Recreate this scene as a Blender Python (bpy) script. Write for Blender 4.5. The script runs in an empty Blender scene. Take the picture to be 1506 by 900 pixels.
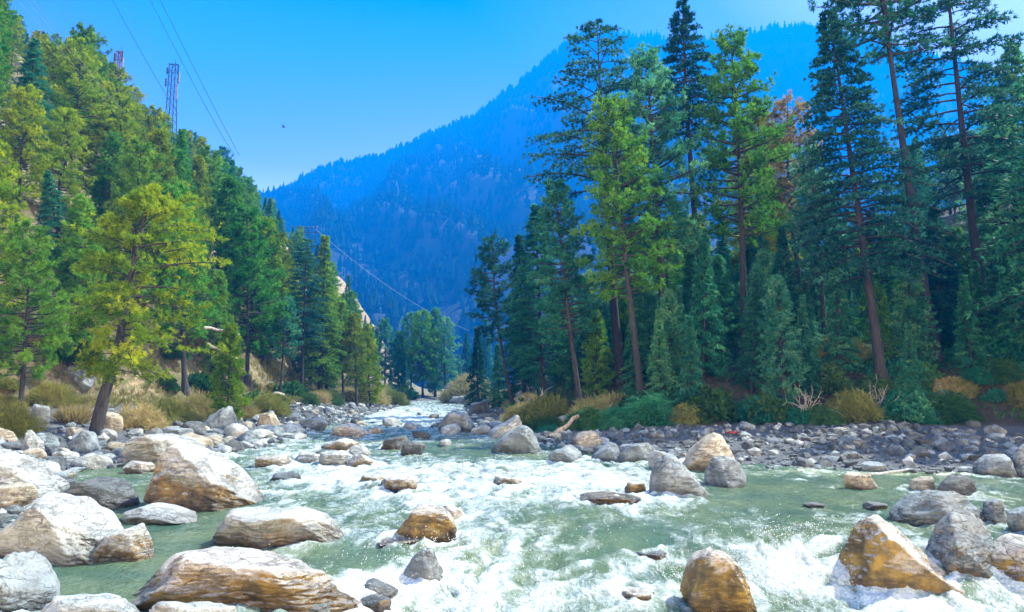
import bpy, bmesh, math, random
import numpy as np
R = math.radians
rng = np.random.default_rng(11)
random.seed(11)
scene = bpy.context.scene
COL = scene.collection

# ------------------------------------------------------------------ camera, sky, sun, exposure
CAM = np.array([0.0, 0.0, 2.7]); PITCH = R(7); FPX = 1050.0
cam_data = bpy.data.cameras.new('camera'); cam_data.sensor_width = 36; cam_data.lens = 36 * FPX / 1506
cam_data.clip_end = 9000; cam_data.clip_start = 0.1
cam = bpy.data.objects.new('camera', cam_data); COL.objects.link(cam)
cam.location = CAM; cam.rotation_euler = (R(90) + PITCH, 0, 0); scene.camera = cam

SUN_EL, SUN_AZ = R(51), R(65)
world = bpy.data.worlds.new('World'); scene.world = world; world.use_nodes = True
wn = world.node_tree
sky = wn.nodes.new('ShaderNodeTexSky'); sky.sky_type = 'NISHITA'; sky.sun_disc = False
sky.sun_elevation = SUN_EL; sky.sun_rotation = SUN_AZ
sky.air_density = 1.0; sky.dust_density = 0.6; sky.ozone_density = 3.0
hs = wn.nodes.new('ShaderNodeHueSaturation'); hs.inputs['Saturation'].default_value = 1.0
v1 = wn.nodes.new('ShaderNodeVectorMath'); v1.operation = 'SCALE'; v1.inputs['Scale'].default_value = .22
gmn = wn.nodes.new('ShaderNodeGamma'); gmn.inputs[1].default_value = 1.45
v2 = wn.nodes.new('ShaderNodeVectorMath'); v2.operation = 'SCALE'; v2.inputs['Scale'].default_value = 3.6
wn.links.new(sky.outputs[0], v1.inputs[0]); wn.links.new(v1.outputs[0], gmn.inputs[0]); wn.links.new(gmn.outputs[0], v2.inputs[0])
wn.links.new(v2.outputs[0], hs.inputs['Color'])
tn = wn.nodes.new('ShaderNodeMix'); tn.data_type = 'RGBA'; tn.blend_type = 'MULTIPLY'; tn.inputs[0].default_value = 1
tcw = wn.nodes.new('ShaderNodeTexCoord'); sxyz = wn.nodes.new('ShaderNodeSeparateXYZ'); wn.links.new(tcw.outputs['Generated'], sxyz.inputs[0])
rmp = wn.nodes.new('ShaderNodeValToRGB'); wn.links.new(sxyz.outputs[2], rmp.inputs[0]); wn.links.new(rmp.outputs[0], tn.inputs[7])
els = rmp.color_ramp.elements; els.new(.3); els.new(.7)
for e_, (p_, c_) in zip(els, [(.14, (8, 4.2, 1.9)), (.30, (2.5, 1.28, 1.12)), (.50, (.04, .08, .84)), (.76, (1.2, 1.55, 1.25))]): e_.position = p_; e_.color = (*c_, 1)  # last stop brightens the overhead sky as added fill light
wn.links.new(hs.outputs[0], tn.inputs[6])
# bright aureole of the sky round the sun
sdir = (math.cos(SUN_EL) * math.sin(SUN_AZ), math.cos(SUN_EL) * math.cos(SUN_AZ), math.sin(SUN_EL))
dt = wn.nodes.new('ShaderNodeVectorMath'); dt.operation = 'DOT_PRODUCT'; dt.inputs[1].default_value = sdir; wn.links.new(tcw.outputs['Generated'], dt.inputs[0])
rm2 = wn.nodes.new('ShaderNodeValToRGB'); wn.links.new(dt.outputs['Value'], rm2.inputs[0]); e2 = rm2.color_ramp.elements; e2.new(.8); e2.new(.85)
for e_, (p_, c_) in zip(e2, [(.58, (0, 0, 0)), (.74, (.8, .75, .4)), (.82, (3.6, 3.2, 1.8)), (.92, (5.5, 5.5, 4))]): e_.position = p_; e_.color = (*c_, 1)
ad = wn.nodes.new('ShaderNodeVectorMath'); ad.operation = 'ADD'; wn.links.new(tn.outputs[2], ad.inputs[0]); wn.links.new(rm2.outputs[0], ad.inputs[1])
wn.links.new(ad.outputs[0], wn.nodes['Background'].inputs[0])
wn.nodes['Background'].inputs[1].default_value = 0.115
sl = bpy.data.lights.new('sun', 'SUN'); sl.energy = 5.0; sl.angle = R(0.5); sl.color = (1.0, 0.985, 0.84)
so = bpy.data.objects.new('sun', sl); COL.objects.link(so)
so.rotation_euler = (math.pi / 2 - SUN_EL, 0, -SUN_AZ + math.pi)
scene.view_settings.view_transform = 'Standard'; scene.view_settings.look = 'None'
scene.view_settings.gamma = 1; scene.view_settings.use_curve_mapping = False
scene.view_settings.exposure = 2.45
cy = scene.cycles
cy.max_bounces = 6; cy.diffuse_bounces = 3; cy.glossy_bounces = 2; cy.transmission_bounces = 3
cy.volume_bounces = 0; cy.transparent_max_bounces = 6
cy.use_denoising = True; cy.sample_clamp_indirect = 4

# ------------------------------------------------------------------ helpers: projection, noise, meshes
CP, SP = math.cos(PITCH), math.sin(PITCH)
def ray(px, py):
    r, u = (px - 753) / FPX, (450 - py) / FPX
    return np.array([r, CP - u * SP, SP + u * CP])
def at(px, py, Y):
    d = ray(px, py); return CAM + d * (Y / d[1])
def project(P):
    d = np.asarray(P, float) - CAM
    z = d[..., 1] * CP + d[..., 2] * SP; y = -d[..., 1] * SP + d[..., 2] * CP
    z = np.where(np.abs(z) < 1e-6, 1e-6, z)
    return 753 + FPX * d[..., 0] / z, 450 - FPX * y / z
def hit(px, py, f, y0=5.0, y1=260.0):
    d = ray(px, py)
    ys = np.geomspace(y0, y1, 1500); t = ys / d[1]
    P = CAM[None] + t[:, None] * d[None]
    below = P[:, 2] <= f(P[:, 0], P[:, 1])
    i = int(np.argmax(below)) if below.any() else len(ys) - 1
    return P[i]
def sstep(a, b, x):
    t = np.clip((x - a) / (b - a), 0, 1); return t * t * (3 - 2 * t)
_perm = np.random.default_rng(3).permutation(256); _perm = np.concatenate([_perm, _perm, _perm])
_grad = np.random.default_rng(4).normal(size=(256, 3)); _grad /= np.linalg.norm(_grad, axis=1)[:, None]
def pn(x, y, z=0.0):
    x, y, z = np.broadcast_arrays(np.asarray(x, float), np.asarray(y, float), np.asarray(z, float))
    xi, yi, zi = np.floor(x).astype(int), np.floor(y).astype(int), np.floor(z).astype(int)
    xf, yf, zf = x - xi, y - yi, z - zi
    f = lambda t: t * t * t * (t * (t * 6 - 15) + 10)
    u, v, w = f(xf), f(yf), f(zf)
    def g(a, b, c):
        h = _perm[_perm[_perm[(xi + a) & 255] + ((yi + b) & 255)] + ((zi + c) & 255)]
        q = _grad[h]
        return q[..., 0] * (xf - a) + q[..., 1] * (yf - b) + q[..., 2] * (zf - c)
    l = lambda a, b, t: a + (b - a) * t
    return 1.4 * l(l(l(g(0,0,0), g(1,0,0), u), l(g(0,1,0), g(1,1,0), u), v), l(l(g(0,0,1), g(1,0,1), u), l(g(0,1,1), g(1,1,1), u), v), w)
def fbm(x, y, z=0.0, o=4, gain=0.5, lac=2.03):
    s, a = 0, 1.0
    for i in range(o):
        s = s + a * pn(x + 17.3 * i, y + 5.1 * i, z + 9.7 * i)
        x, y, z, a = x * lac, y * lac, np.asarray(z) * lac, a * gain
    return s
def np_mesh(name, V, F, smooth=False, mats=(), attrs=None, midx=None):
    """V (n,3); F one (m,k) index array or a list of such arrays."""
    if not isinstance(F, (list, tuple)): F = [F]
    F = [np.asarray(f) for f in F if len(f)]
    me = bpy.data.meshes.new(name)
    V = np.ascontiguousarray(V, np.float32)
    me.vertices.add(len(V)); me.vertices.foreach_set('co', V.ravel())
    nl = sum(f.size for f in F); npoly = sum(len(f) for f in F)
    me.loops.add(nl); me.polygons.add(npoly)
    me.loops.foreach_set('vertex_index', np.concatenate([f.ravel() for f in F]).astype(np.int32))
    starts, o = [], 0
    for f in F:
        starts.append(o + np.arange(len(f)) * f.shape[1]); o += f.size
    me.polygons.foreach_set('loop_start', np.concatenate(starts).astype(np.int32))
    me.polygons.foreach_set('use_smooth', np.full(npoly, bool(smooth)))
    for m in mats: me.materials.append(m)
    if midx is not None: me.polygons.foreach_set('material_index', np.asarray(midx, np.int32))
    me.update(calc_edges=True)
    for k, a in (attrs or {}).items():
        at_ = me.attributes.new(k, 'FLOAT', 'POINT'); at_.data.foreach_set('value', np.ascontiguousarray(a, np.float32))
    return me
def link(name, me, parent=None, loc=None):
    o = bpy.data.objects.new(name, me); COL.objects.link(o)
    if parent is not None: o.parent = parent
    if loc is not None: o.location = loc
    return o
def tag(o, label=None, cat=None, group=None, kind=None):
    if label: o['label'] = label
    if cat: o['category'] = cat
    if group: o['group'] = group
    if kind: o['kind'] = kind
    return o
def norm(v): return v / np.maximum(np.linalg.norm(v, axis=-1, keepdims=True), 1e-9)
class Tubes:
    """Collects tapered tubes into one vertex and quad list."""
    def __init__(s): s.V, s.F, s.n = [], [], 0
    def add(s, P, rad, k=6):
        P = np.asarray(P, float); rad = np.broadcast_to(np.asarray(rad, float), (len(P),))
        T = norm(np.gradient(P, axis=0))
        ref = np.array([0.0, 0, 1]) if abs(T[0][2]) < 0.9 else np.array([1.0, 0, 0])
        A = norm(np.cross(T, ref)); B = np.cross(T, A)
        a = np.arange(k) * 2 * math.pi / k
        ring = P[:, None] + rad[:, None, None] * (A[:, None] * np.cos(a)[None, :, None] + B[:, None] * np.sin(a)[None, :, None])
        m = len(P); s.V.append(ring.reshape(-1, 3))
        i = np.arange(m - 1)[:, None] * k; j = np.arange(k)[None]; j2 = (j + 1) % k
        s.F.append((np.stack([i + j, i + j2, i + k + j2, i + k + j], -1).reshape(-1, 4)) + s.n)
        s.n += m * k
    def bar(s, a, b, r, k=4): s.add(np.array([a, b], float), r, k)
    def mesh(s, name, mat, smooth=True): return np_mesh(name, np.concatenate(s.V), np.concatenate(s.F), smooth, [mat])
def blades(P, D, L, W, spread, k, rs, tint=None, droop=0.0):
    """k rhombus leaves per tuft; returns V, F, tint."""
    n = len(P)
    P = np.repeat(P, k, 0); D = np.repeat(D, k, 0); L = np.repeat(np.broadcast_to(L, (n,)), k) * rs.uniform(.6, 1.1, n * k)
    d = norm(D + spread * rs.normal(size=P.shape)); d[:, 2] -= droop; d = norm(d)
    side = norm(np.cross(d, rs.normal(size=P.shape))) * (np.repeat(np.broadcast_to(W, (n,)), k) * .5)[:, None]
    e = d * L[:, None]
    V = np.stack([P, P + e * .45 + side, P + e, P + e * .45 - side], 1).reshape(-1, 3)
    F = np.arange(4 * n * k).reshape(-1, 4)
    t = np.repeat(np.zeros(n) if tint is None else tint, k) + rs.normal(size=n * k) * .12
    return V, F, np.repeat(t, 4)

# ------------------------------------------------------------------ materials
def mat(name):
    m = bpy.data.materials.new(name); m.use_nodes = True
    nt = m.node_tree; return m, nt, nt.nodes['Principled BSDF']
def N(nt, t, **kw):
    n = nt.nodes.new(t)
    for k, v in kw.items():
        if k.startswith('i_'):
            key = k[2:].replace('_', ' '); n.inputs[int(key) if key.isdigit() else key].default_value = v
        else: setattr(n, k, v)
    return n
def L_(nt, a, b): nt.links.new(a, b)
def ramp(nt, fac, stops):
    r = N(nt, 'ShaderNodeValToRGB'); e = r.color_ramp.elements
    while len(e) < len(stops): e.new(.5)
    for i, (p, c) in enumerate(stops):
        e[i].position = p; e[i].color = (*c, 1) if len(c) == 3 else c
    L_(nt, fac, r.inputs[0]); return r.outputs[0]
def mixc(nt, fac, a, b, mode='MIX'):
    m = N(nt, 'ShaderNodeMix', data_type='RGBA', blend_type=mode)
    for s, v in ((0, fac), (6, a), (7, b)):
        if hasattr(v, 'links'): L_(nt, v, m.inputs[s])
        else: m.inputs[s].default_value = (*v, 1) if isinstance(v, tuple) and len(v) == 3 else v
    return m.outputs[2]
def math_(nt, op, a, b=None, c=None):
    m = N(nt, 'ShaderNodeMath', operation=op)
    for i, v in enumerate((a, b, c)):
        if v is None: continue
        if hasattr(v, 'links'): L_(nt, v, m.inputs[i])
        else: m.inputs[i].default_value = v
    return m.outputs[0]
def noise(nt, vec, scale, detail=4, rough=.55, dist=0.0):
    n = N(nt, 'ShaderNodeTexNoise'); n.inputs['Scale'].default_value = scale; n.inputs['Detail'].default_value = detail
    n.inputs['Roughness'].default_value = rough; n.inputs['Distortion'].default_value = dist
    if vec is not None: L_(nt, vec, n.inputs['Vector'])
    return n.outputs['Fac']
def attr(nt, name): return N(nt, 'ShaderNodeAttribute', attribute_name=name).outputs['Fac']
def mapping(nt, vec, scale=(1, 1, 1), rot=(0, 0, 0)):
    m = N(nt, 'ShaderNodeMapping'); m.inputs['Scale'].default_value = scale; m.inputs['Rotation'].default_value = rot
    L_(nt, vec, m.inputs['Vector']); return m.outputs[0]
def bump(nt, bsdf, h, strength, dist):
    b = N(nt, 'ShaderNodeBump'); b.inputs['Strength'].default_value = strength; b.inputs['Distance'].default_value = dist
    L_(nt, h, b.inputs['Height']); L_(nt, b.outputs[0], bsdf.inputs['Normal']); return b

def leaf_mat(name, dark, mid, light, trans=.35, hue_var=.035, spec=.10):
    m, nt, b = mat(name)
    oi = N(nt, 'ShaderNodeObjectInfo').outputs['Random']
    t = math_(nt, 'ADD', math_(nt, 'MULTIPLY_ADD', attr(nt, 'tint'), .32, .5), math_(nt, 'MULTIPLY_ADD', oi, .3, -.15))
    c = ramp(nt, t, [(.12, dark), (.5, mid), (.9, light)])
    hsn = N(nt, 'ShaderNodeHueSaturation'); L_(nt, c, hsn.inputs['Color'])
    L_(nt, math_(nt, 'MULTIPLY_ADD', math_(nt, 'FRACT', math_(nt, 'MULTIPLY', oi, 7.31)), hue_var, .5 - hue_var / 2), hsn.inputs['Hue'])
    L_(nt, hsn.outputs[0], b.inputs['Base Color']); b.inputs['Roughness'].default_value = .55
    b.inputs['Specular IOR Level'].default_value = spec
    tr = N(nt, 'ShaderNodeBsdfTranslucent'); L_(nt, hsn.outputs[0], tr.inputs['Color'])
    mx = N(nt, 'ShaderNodeMixShader'); mx.inputs[0].default_value = trans
    L_(nt, b.outputs[0], mx.inputs[1]); L_(nt, tr.outputs[0], mx.inputs[2])
    L_(nt, mx.outputs[0], nt.nodes['Material Output'].inputs['Surface']); return m
def bark_mat(name, a, c):
    m, nt, b = mat(name)
    co = N(nt, 'ShaderNodeTexCoord').outputs['Object']
    f = noise(nt, mapping(nt, co, (7, 7, 1.6)), 1.0, 5, .65)
    L_(nt, ramp(nt, f, [(.35, a), (.65, c)]), b.inputs['Base Color']); b.inputs['Roughness'].default_value = .9
    bump(nt, b, f, .8, .05); return m
def plain(name, col, rough=.6, metal=0.0):
    m, nt, b = mat(name)
    co = N(nt, 'ShaderNodeTexCoord').outputs['Object']
    f = noise(nt, co, 3.0, 3)
    L_(nt, ramp(nt, f, [(.3, tuple(x * .75 for x in col)), (.7, col)]), b.inputs['Base Color'])
    b.inputs['Roughness'].default_value = rough; b.inputs['Metallic'].default_value = metal; return m

def rock_mat(name, pale, grey, dark, ochre=(.30, .19, .06), ochre2=(.11, .08, .045), strata=.5, sscale=5.0):
    m, nt, b = mat(name)
    tc = N(nt, 'ShaderNodeTexCoord').outputs['Object']
    oi = N(nt, 'ShaderNodeObjectInfo').outputs['Random']
    off = N(nt, 'ShaderNodeVectorMath', operation='ADD'); L_(nt, tc, off.inputs[0])
    cv = N(nt, 'ShaderNodeCombineXYZ'); L_(nt, math_(nt, 'MULTIPLY', oi, 37.0), cv.inputs[0]); L_(nt, math_(nt, 'MULTIPLY', oi, 11.0), cv.inputs[2])
    L_(nt, cv.outputs[0], off.inputs[1]); co = off.outputs[0]
    n1 = noise(nt, co, 1.3, 6, .62, .4); n2 = noise(nt, co, 9.0, 6, .7); n3 = noise(nt, co, 45.0, 4, .7)
    base = mixc(nt, ramp(nt, n1, [(.38, (0, 0, 0)), (.62, (1, 1, 1))]), grey, pale)
    base = mixc(nt, math_(nt, 'MULTIPLY', oi, .35), base, grey)
    # layering: thin tilted bands, bent by noise
    ls = mapping(nt, co, (1.1, 1.1, sscale * 1.3), (.30, .42, 0))
    sn = noise(nt, ls, 1.6, 6, .62, .5); sm = noise(nt, co, 1.1, 3, .5)
    lay = ramp(nt, sn, [(.40, (0, 0, 0)), (.47, (.9, .9, .9)), (.50, (.15, .15, .15)), (.60, (0, 0, 0))])
    lay = math_(nt, 'MULTIPLY', lay, ramp(nt, sm, [(.40, (.1, .1, .1)), (.62, (1, 1, 1))]))
    crk = N(nt, 'ShaderNodeTexVoronoi', feature='DISTANCE_TO_EDGE'); crk.inputs['Scale'].default_value = 1.3
    wob = N(nt, 'ShaderNodeVectorMath', operation='MULTIPLY_ADD'); nc = N(nt, 'ShaderNodeTexNoise'); nc.inputs['Scale'].default_value = 2.2; nc.inputs['Detail'].default_value = 5; L_(nt, co, nc.inputs['Vector'])
    L_(nt, nc.outputs['Color'], wob.inputs[0]); wob.inputs[1].default_value = (1.1, 1.1, 1.1); L_(nt, mapping(nt, co, (1, 1, 1.8), (.2, .5, 0)), wob.inputs[2]); L_(nt, wob.outputs[0], crk.inputs['Vector'])
    crack = ramp(nt, crk.outputs['Distance'], [(.0, (1, 1, 1)), (.022, (0, 0, 0))])
    lay = math_(nt, 'MAXIMUM', lay, math_(nt, 'MULTIPLY', crack, ramp(nt, sm, [(.42, (0, 0, 0)), (.55, (1, 1, 1))])))
    base = mixc(nt, math_(nt, 'MULTIPLY', lay, strata), base, dark)
    spk = ramp(nt, n2, [(.36, (1, 1, 1)), (.47, (0, 0, 0))])
    base = mixc(nt, math_(nt, 'MULTIPLY', spk, .55), base, dark)
    fine = ramp(nt, n3, [(.3, (.72, .72, .72)), (.65, (1.08, 1.08, 1.08))])
    base = mixc(nt, 1.0, base, fine, 'MULTIPLY')
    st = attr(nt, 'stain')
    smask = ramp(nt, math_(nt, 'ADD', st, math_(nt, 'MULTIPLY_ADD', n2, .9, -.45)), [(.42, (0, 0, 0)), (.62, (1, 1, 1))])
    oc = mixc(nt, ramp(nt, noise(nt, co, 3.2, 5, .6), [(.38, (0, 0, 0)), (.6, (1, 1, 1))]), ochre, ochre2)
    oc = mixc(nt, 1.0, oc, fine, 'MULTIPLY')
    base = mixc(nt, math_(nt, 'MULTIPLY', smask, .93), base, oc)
    wet = math_(nt, 'MULTIPLY', attr(nt, 'wet'), 1.0)
    base = mixc(nt, wet, base, mixc(nt, 1.0, base, (.33, .30, .27), 'MULTIPLY'))
    L_(nt, base, b.inputs['Base Color'])
    L_(nt, math_(nt, 'MULTIPLY_ADD', wet, -.6, .82), b.inputs['Roughness'])
    h = math_(nt, 'ADD', math_(nt, 'MULTIPLY', n2, .7), math_(nt, 'ADD', math_(nt, 'MULTIPLY', n3, .22), math_(nt, 'MULTIPLY', lay, -.8)))
    bump(nt, b, h, .85, .08); return m

M = {}
M['rock_pale'] = rock_mat('rock_pale', (.51, .53, .50), (.30, .32, .30), (.12, .13, .13), strata=.45)
M['rock_grey'] = rock_mat('rock_grey', (.31, .36, .37), (.15, .18, .19), (.05, .06, .06), strata=.7)
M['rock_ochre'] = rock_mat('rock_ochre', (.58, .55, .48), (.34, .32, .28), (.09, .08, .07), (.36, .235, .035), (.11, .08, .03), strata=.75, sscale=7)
M['rock_dark'] = rock_mat('rock_dark', (.16, .18, .18), (.075, .085, .085), (.03, .03, .03))
M['rock_tan'] = rock_mat('rock_tan', (.52, .47, .36), (.30, .265, .19), (.10, .08, .06))

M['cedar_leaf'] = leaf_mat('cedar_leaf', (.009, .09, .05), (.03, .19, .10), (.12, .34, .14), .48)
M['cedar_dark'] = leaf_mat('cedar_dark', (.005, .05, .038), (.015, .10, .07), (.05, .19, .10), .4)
M['pine_leaf'] = leaf_mat('pine_leaf', (.02, .11, .012), (.075, .25, .024), (.21, .40, .036), .5)
M['pine_yellow'] = leaf_mat('pine_yellow', (.05, .13, .006), (.16, .28, .010), (.38, .44, .015), .5)
M['pine_teal'] = leaf_mat('pine_teal', (.014, .11, .062), (.05, .25, .13), (.20, .44, .20), .52)
M['pine_fresh'] = leaf_mat('pine_fresh', (.035, .12, .008), (.15, .27, .013), (.37, .44, .017), .52, hue_var=0)
M['brown_leaf'] = leaf_mat('brown_leaf', (.11, .11, .03), (.22, .19, .07), (.37, .30, .13), .45)
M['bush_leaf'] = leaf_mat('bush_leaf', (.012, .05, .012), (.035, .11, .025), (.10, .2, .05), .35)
M['dry_leaf'] = leaf_mat('dry_leaf', (.14, .13, .04), (.32, .29, .11), (.55, .46, .24), .35)
M['olive_leaf'] = leaf_mat('olive_leaf', (.06, .08, .015), (.18, .2, .04), (.36, .34, .09), .38)
M['bark'] = bark_mat('bark', (.010, .011, .012), (.040, .041, .041))
M['bark_dark'] = bark_mat('bark_dark', (.007, .008, .009), (.026, .027, .028))
M['bark_pale'] = bark_mat('bark_pale', (.10, .07, .055), (.28, .21, .16))
M['dead_wood'] = bark_mat('dead_wood', (.17, .17, .15), (.38, .38, .34))
M['steel'] = plain('steel', (.015, .05, .08), .9, 0)
M['steel_red'] = plain('steel_red', (.16, .07, .07), .7)
M['antenna'] = plain('antenna', (.16, .19, .23), .5)
M['cable'] = plain('cable', (.05, .06, .08), .5); M['cable_pale'] = plain('cable_pale', (.28, .31, .33), .5)
M['feather'] = plain('feather', (.03, .03, .035), .8)
M['red_cloth'] = plain('red_cloth', (.42, .02, .02), .9)

# ------------------------------------------------------------------ the lie of the land (functions of world x, y)
_LY = [2, 8, 11, 14, 17, 21, 25, 30, 36, 50, 80, 130, 140, 155, 170, 200, 400]
_LX = [-7, -7.5, -8.2, -9.5, -11, -13.5, -16, -14, -12.6, -14.6, -16.2, -19, -18, -12, 2, 25, 200]
_RY = [2, 20, 24, 25.5, 28, 32, 36, 50, 80, 130, 140, 150, 170, 200, 400]
_RX = [19, 19, 18, 10.5, 6.0, 3.4, 2.2, -1.3, -4.2, -8, -6, 0, 16, 42, 220]
XL = lambda y: np.interp(y, _LY, _LX)
XR = lambda y: np.interp(y, _RY, _RX)
XF = lambda y: np.minimum(np.interp(y, [0, 46, 60, 84, 130, 250], [-37, -34, -26, -23.5, -26, -32]), XL(y) - 4)
TOE = np.array([(60, 20), (40, 34), (30, 39), (24, 41.5), (16, 41.5), (10, 42), (7.2, 44.5), (4.6, 52), (1.8, 62), (-1, 80), (-4.6, 130), (3, 160), (22, 185), (70, 225)], float)
def toe_dist(x, y):
    x, y = np.broadcast_arrays(np.asarray(x, float), np.asarray(y, float))
    best = np.full(x.shape, 1e9); sg = np.ones(x.shape)
    for a, b in zip(TOE[:-1], TOE[1:]):
        e = b - a; l2 = e @ e
        t = np.clip(((x - a[0]) * e[0] + (y - a[1]) * e[1]) / l2, 0, 1)
        dx, dy = x - a[0] - t * e[0], y - a[1] - t * e[1]
        d = np.hypot(dx, dy); s = np.where(e[0] * (y - a[1]) - e[1] * (x - a[0]) < 0, 1, -1)
        up = d < best; best = np.where(up, d, best); sg = np.where(up, s, sg)
    return best * sg            # positive: on the forest side
def level(x, y):
    x, y = np.asarray(x, float), np.asarray(y, float)
    b = np.interp(y, [0, 16, 24, 40, 60, 90, 130, 200, 400], [-.12, -.08, 0, .12, .3, .55, 1.0, 1.8, 4])
    yb = np.interp(x, [-3, 0, 2.5, 4, 6.5, 9], [12.5, 15, 15.4, 15.0, 14.4, 14])
    rl = np.interp(x, [-3, 0, 2.5, 3.3, 6, 9], [2, 4.5, 4, 2.4, 2.2, 3])
    s = np.clip((yb - y) / rl, 0, 1); s = s * s * (3 - 2 * s)
    return b - .78 * s * sstep(-3.2, -1.4, x)
def terrain(x, y):
    x, y = np.broadcast_arrays(np.asarray(x, float), np.asarray(y, float))
    L = level(x, y); xl, xr, xf = XL(y), XR(y), XF(y)
    dl, dr, td = xl - x, x - xr, -toe_dist(x, y)
    bed = L - .3 - .6 * np.clip(np.minimum(-dl, -dr) / 2.5, 0, 1)
    df = np.maximum(xl - xf, 1)
    up = np.maximum(dl - df, 0)
    n = fbm(x * .09, y * .09, 2.0, 4)
    left = L - .3 + 2.0 * np.clip(dl / df, 0, 1) + (1.02 * up - .26 * np.maximum(up - 42, 0)) * sstep(0, 6, up) + n * np.clip(up * .2, 0, 2.2)
    left = np.minimum(left, 150 + n * 4)
    left = left + 11 * np.exp(-(((x + 49) / 14) ** 2 + ((y - 205) / 24) ** 2)) * sstep(0, 8, up)
    fall = sstep(215, 320, y); left = left * (1 - fall) + (L + 1.5) * fall
    a = np.maximum(dr, 0); inl = np.maximum(-td, 0)
    right = L - .3 + 1.1 * a / (a + np.maximum(td, 0) + .5) + 2.3 * sstep(0, 6, inl) + .28 * np.maximum(inl - 3, 0) + .18 * np.maximum(inl - 30, 0) + n * np.clip(inl * .15, 0, 1.0)
    z = np.where(dl > 0, left, np.where(dr > 0, right, bed))
    z = z + .10 * fbm(x * .8, y * .8, 0, 3) * ((dl > 0) | (dr > 0))
    return z
def ground(x, y): return float(terrain(x, y))
surf = lambda x, y: np.maximum(terrain(x, y), level(x, y))

# ------------------------------------------------------------------ setting: ground sheet
def grid_mesh(xs, ys, zf, name, mats, warp=None, attrs=None, smooth=True):
    X, Y = xs, ys
    Z = zf(X, Y); m, n = X.shape
    V = np.stack([X, Y, Z], -1).reshape(-1, 3)
    i = np.arange(m - 1)[:, None] * n + np.arange(n - 1)[None]
    F = np.stack([i, i + 1, i + n + 1, i + n], -1).reshape(-1, 4)
    return np_mesh(name, V, F, smooth, mats, attrs)
gm, nt, b = mat('soil_and_litter')
gp = N(nt, 'ShaderNodeNewGeometry')
pos = gp.outputs['Position']
n1 = noise(nt, pos, .35, 6, .65); n2 = noise(nt, pos, 2.4, 6, .7); n3 = noise(nt, pos, 14, 4, .7)
soil = ramp(nt, n1, [(.3, (.10, .075, .045)), (.5, (.24, .18, .10)), (.66, (.42, .32, .19))])
green = ramp(nt, n2, [(.35, (.03, .05, .015)), (.6, (.12, .13, .04))])
c = mixc(nt, ramp(nt, n2, [(.42, (0, 0, 0)), (.6, (1, 1, 1))]), soil, green)
c = mixc(nt, attr(nt, 'bare'), c, ramp(nt, n2, [(.3, (.13, .095, .055)), (.5, (.29, .23, .14)), (.7, (.40, .34, .24))]))
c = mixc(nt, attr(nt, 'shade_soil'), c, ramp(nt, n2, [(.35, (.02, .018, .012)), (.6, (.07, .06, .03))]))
c = mixc(nt, attr(nt, 'shingle'), c, ramp(nt, n3, [(.3, (.03, .032, .035)), (.5, (.10, .105, .11)), (.7, (.26, .26, .25))]))
c = mixc(nt, 1.0, c, ramp(nt, n3, [(.25, (.6, .6, .6)), (.7, (1.1, 1.1, 1.1))]), 'MULTIPLY')
L_(nt, c, b.inputs['Base Color']); b.inputs['Roughness'].default_value = .95
bump(nt, b, math_(nt, 'ADD', n2, math_(nt, 'MULTIPLY', n3, .4)), .9, .25)
ys = np.concatenate([np.linspace(-12, 6, 12)[:-1], np.geomspace(6, 330, 330)])
us = np.sign(np.linspace(-1, 1, 420)) * np.abs(np.linspace(-1, 1, 420)) ** 1.6
GX, GY = np.meshgrid(us * 1.0, ys); GX = GX * (26 + GY * 1.25)
def ground_attrs(X, Y):
    xf, xl, xr = XF(Y), XL(Y), XR(Y); td = toe_dist(X, Y)
    n = fbm(X * .05, Y * .05, 7.0, 3)
    bare = sstep(.05, .35, .5 * n + .55 * np.exp(-((X + 42) / 12) ** 2 - ((Y - 130) / 50) ** 2) + .6 * np.exp(-((X + 44) / 12) ** 2 - ((Y - 205) / 25) ** 2) - .05) * (X < xl)
    shin = np.where(X < xl, (1 - sstep(-2, 1.5, xf - X)) * (1 - sstep(6, 11, xl - X) * sstep(60, 100, Y)), 0) + np.where(X > xr, 1 - sstep(-1, 1, td), 0) + ((X >= xl) & (X <= xr))
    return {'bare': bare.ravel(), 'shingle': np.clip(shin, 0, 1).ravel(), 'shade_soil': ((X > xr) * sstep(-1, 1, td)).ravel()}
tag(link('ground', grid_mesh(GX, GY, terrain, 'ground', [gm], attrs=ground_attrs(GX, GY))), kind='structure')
V = np.array([(-1310, -50, -6), (2790, -50, -6), (2790, 2730, -6), (-1310, 2730, -6)], float)
tag(link('valley_floor', np_mesh('valley_floor', V, np.array([[0, 1, 2, 3]]), False, [plain('valley_wood', (.03, .05, .025), .95)])), kind='structure')

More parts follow.
